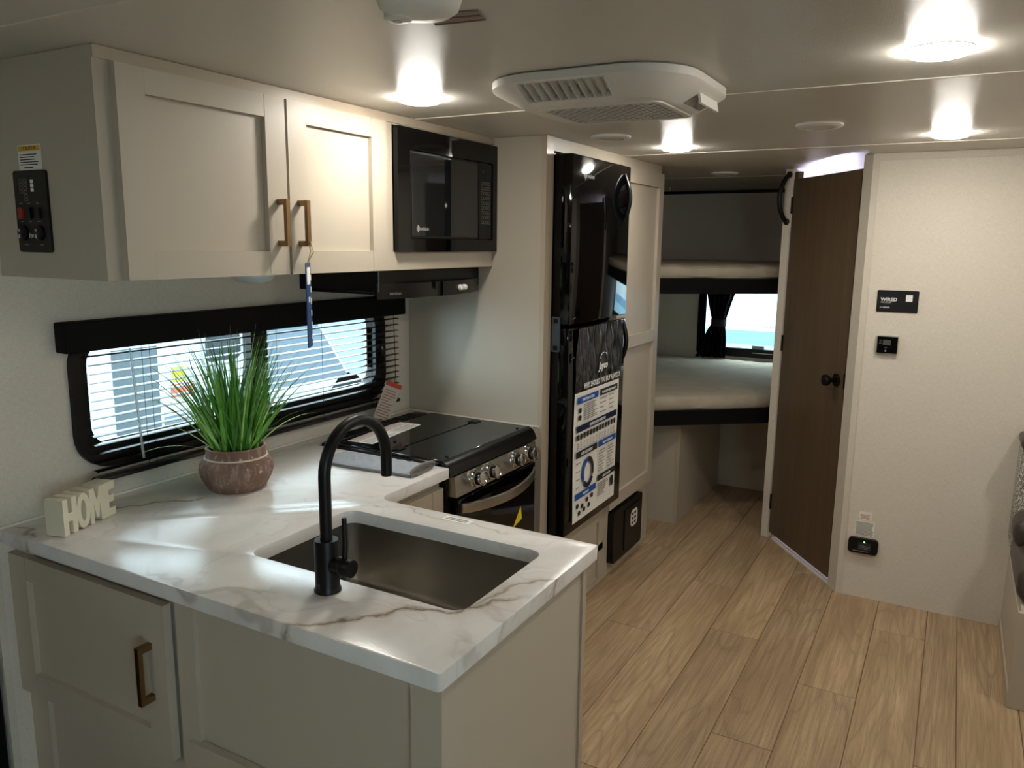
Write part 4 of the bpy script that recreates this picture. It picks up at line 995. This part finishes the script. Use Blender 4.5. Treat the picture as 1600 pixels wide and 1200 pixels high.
for i in range(11):
    a = i*.0225; obj('vent_fin', MB().prism([(a-.001, -.069), (a+.001, -.069), (a+.001, .001), (a-.001, .001)], f, -.013, .006), whitep, vb_, smooth=False)
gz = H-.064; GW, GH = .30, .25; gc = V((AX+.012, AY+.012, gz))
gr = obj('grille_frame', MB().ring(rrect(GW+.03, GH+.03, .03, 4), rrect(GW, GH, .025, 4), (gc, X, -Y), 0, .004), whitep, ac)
obj('grille_shade', MB().prism(rrect(GW+.002, GH+.002, .025, 4), (gc, X, -Y), 0, .0006), mat('shade_grey', '#3a3937', .9), gr, smooth=False)  # dark sheet stands in for the shaded interior behind the mesh
q = MB()
for sg_ in (1, -1):
    c_ = -.40
    while c_ < .40:
        P = []
        for x, y in [(x, (c_-x)*sg_) for x in (-GW/2, GW/2)] + [(c_-y*sg_, y) for y in (-GH/2, GH/2)]:
            if abs(x) <= GW/2+1e-6 and abs(y) <= GH/2+1e-6: P.append((x, y))
        if len(P) >= 2:
            a, b = min(P), max(P)
            if abs(a[0]-b[0]) > .004: q.bar(gc+V((a[0], a[1], -.002)), gc+V((b[0], b[1], -.002)), .0062, .0016)
        c_ += .030
ms = obj('grille_mesh', q, whitep, gr, smooth=False); ms['kind'] = 'stuff'
ex = AX+.5*.535
carve(shroud, MB().bar((ex-.055, AY-.02, H-.044), (ex-.055, AY+.13, H-.044), .05, .034, up=V((.53, 0, .85))))
obj('vent_flap', MB().bar((ex-.026, AY-.022, H-.045), (ex-.026, AY+.132, H-.045), .006, .034, up=V((-.2, 0, 1))), whiteb, ac, smooth=False)
carve(shroud, MB().bar((AX-.235, AY-.07, H-.040), (AX-.235, AY+.10, H-.040), .03, .02, up=V((-.53, 0, .85))))
# round ceiling vents
def cvent(loc, label):
    t = thing('ceiling_vent', label, 'vent', loc, 'round ceiling vents'); o = V(loc)
    obj('ring', MB().lathe([(.075, 0), (.075, -.006), (.068, -.011), (.05, -.012), (.05, 0)], o, Z, 36), whitep, t)
    obj('damper', MB().lathe([(.049, -.003), (.049, -.008), (.02, -.010), (0, -.010)], o, Z, 32), whitep, t)
    return t
c1 = cvent((-1.194, 2.88, H), 'round white ceiling vent above the refrigerator door')
dup(c1, (-.451, 2.885, H), 'round white ceiling vent between the two lights over the open floor')
dup(c1, (-1.198, 4.56, H), 'round white ceiling vent above the bunk entrance')
# smoke alarm and paper tag
sa = thing('smoke_alarm', 'white domed smoke alarm on the ceiling nearest the upper cabinet end', 'smoke alarm', (-.775, 1.075, H)); o = V((-.775, 1.075, H))
obj('base', MB().lathe([(.07, 0), (.07, -.012), (.066, -.016)], o, Z, 40), whitep, sa)
obj('dome', MB().lathe([(.067, -.010), (.067, -.028), (.062, -.042), (.05, -.050), (.02, -.053), (0, -.053)], o, Z, 40), whiteb, sa)
bt = obj('test_button', MB().lathe([(.022, -.046), (.022, -.055), (.018, -.058), (0, -.058)], o+V((-.035, -.008, 0)), Z, 24), whitep, sa)
obj('button_mark', MB().lathe([(.008, -.0575), (.008, -.0588), (.0065, -.0588), (.0065, -.0575)], o+V((-.035, -.008, 0)), Z, 20), inkw, bt)
pt_ = thing('paper_tag', 'small paper tag with brown stripes on the ceiling behind the smoke alarm', 'tag', (-.81, 1.27, H-.001))
P = [(-.895, 1.292), (-.79, 1.303), (-.775, 1.25), (-.86, 1.225)]
obj('card', MB().prism(P, frz(0), H-.003, H-.0015), mat('tag_grey', '#8d8577', .6), pt_, smooth=False)
q = MB()
for k in (0, .55): q.prism([(-.893+.03*k, 1.292-.06*k), (-.791+.012*k, 1.303-.05*k), (-.789+.012*k, 1.296-.05*k), (-.891+.03*k, 1.284-.06*k)], frz(0), H-.0036, H-.003)
obj('stripe', q, mat('stripe_brown', '#6e3a24', .6), pt_, smooth=False)
# ------------------------------------------------------------------ dinette seat at the right edge
dn_ = thing('dinette_bench', 'dinette bench with taupe base and dark vinyl cushions against the cream wall', 'bench', (.65, 3.5, 0))
obj('base_side', MB().box(.305, .325, 3.17, YB-.006, .001, .34), cabin, dn_, smooth=False)
obj('base_end', MB().box(.300, 1.0, 3.15, 3.17, .001, .365), cab, dn_, smooth=False)
obj('base_trim', MB().box(.299, .305, 3.17, YB-.006, .001, .045), edge, dn_, smooth=False)
obj('seat_board', MB().box(.31, 1.0, 3.17, YB-.01, .34, .365), cab, dn_, smooth=False)
obj('seat_cushion', MB().box(.292, 1.0, 3.22, 3.70, .367, .50, .045, 4), vinyl, dn_)
obj('arm_roll', MB().box(.284, 1.0, 3.50, 3.70, .47, .60, .05, 4), vinyl, dn_)
bc_ = obj('back_cushion', MB().box(.290, 1.0, 3.70, YB-.01, .40, .85, .03, 3), speck, dn_)
obj('back_roll', MB().box(.284, 1.0, 3.66, YB-.012, .84, .885, .02, 3), vinyl, dn_)
# ------------------------------------------------------------------ outside the windows
gd = obj('ground', MB().box(-22, 12, -14, 24, -.95, -.8), concrete, smooth=False); struct(gd)
def trailer(label, x0, x1, y0, y1, z0, z1, face, wins, bands):
    t = thing('travel_trailer', label, 'trailer', ((x0+x1)/2, (y0+y1)/2, z0-.35), 'travel trailers parked outside')
    obj('body', MB().box(x0, x1, y0, y1, z0, z1, .12, 3), siding, t)
    f = frx(x1) if face == 'x' else fry(y0)
    for a, b, c, d, mt_ in bands: obj('graphic_band', MB().prism([(a, c), (b, c), (b, d), (a, d)] if not isinstance(a, list) else a, f, .002, .006), mt_, t, smooth=False)
    for a, b, c, d in wins:
        w = obj('window', MB().ring(rr2(a, b, c, d, .08), rr2(a+.03, b-.03, c+.03, d-.03, .06), f, .0, .02), mat('alu_frame', '#a8adb0', .4, .5), t); obj('window_pane', MB().prism(rr2(a+.03, b-.03, c+.03, d-.03, .06), f, .003, .008), tint if face == 'x' else mat('trailer_white_pane', '#e6eaec', .3), w, smooth=False)
    for a in (.35, .62):
        c = V((x1-.1, y0+(y1-y0)*a, z0-.08)) if face == 'x' else V((x0+(x1-x0)*a, y0+.1, z0-.08))
        obj('wheel', MB().lathe([(.34, -.1), (.36, -.05), (.36, .05), (.34, .1), (.15, .1), (.13, .07), (0, .07)], V((c.x, c.y, -.8+.361)), X if face == 'x' else -Y, 28), mat('tyre', '#1d1e20', .8), t)
    return t
pale = mat('trailer_pale_blue', '#8fadbb', .4); dec1 = mat('decal_green', '#b9c43a', .5); dec2 = mat('decal_red', '#a8604a', .5); dkg = mat('trailer_dark_grey', '#4c555c', .4)
trailer('white trailer with dark grey door panel outside the left half of the kitchen window', -8.2, -5.6, 1.2, 5.2, -.35, 2.3, 'x', [(4.55, 5.0, .55, .85)], [(1.3, 5.1, -.3, -.12, sideb), (3.72, 4.12, -.05, .78, dkg), (4.25, 4.37, .46, .58, dec1), (4.23, 4.46, .33, .44, dec2), (4.15, 4.5, -.02, .18, sideg)])
trailer('white trailer with slanted grey graphic outside the right half of the kitchen window', -9.6, -7.0, 5.6, 12.5, -.35, 2.2, 'x', [(9.6, 10.7, .5, 1.2)], [([(5.75, -.12), (8.0, -.12), (7.35, .75), (5.75, .75)], None, None, None, sideg), ([(8.06, -.12), (9.4, -.12), (9.4, .75), (7.41, .75)], None, None, None, pale)])
trailer('white travel trailer with a rounded window seen through the rear bunk window', -6.5, 2.5, 9.3, 11.8, -.35, 2.4, 'y', [(-1.99, -1.25, .72, .97)], [(-6.4, 2.4, .30, .499, pale), (-6.4, 2.4, .50, .66, sideb)])
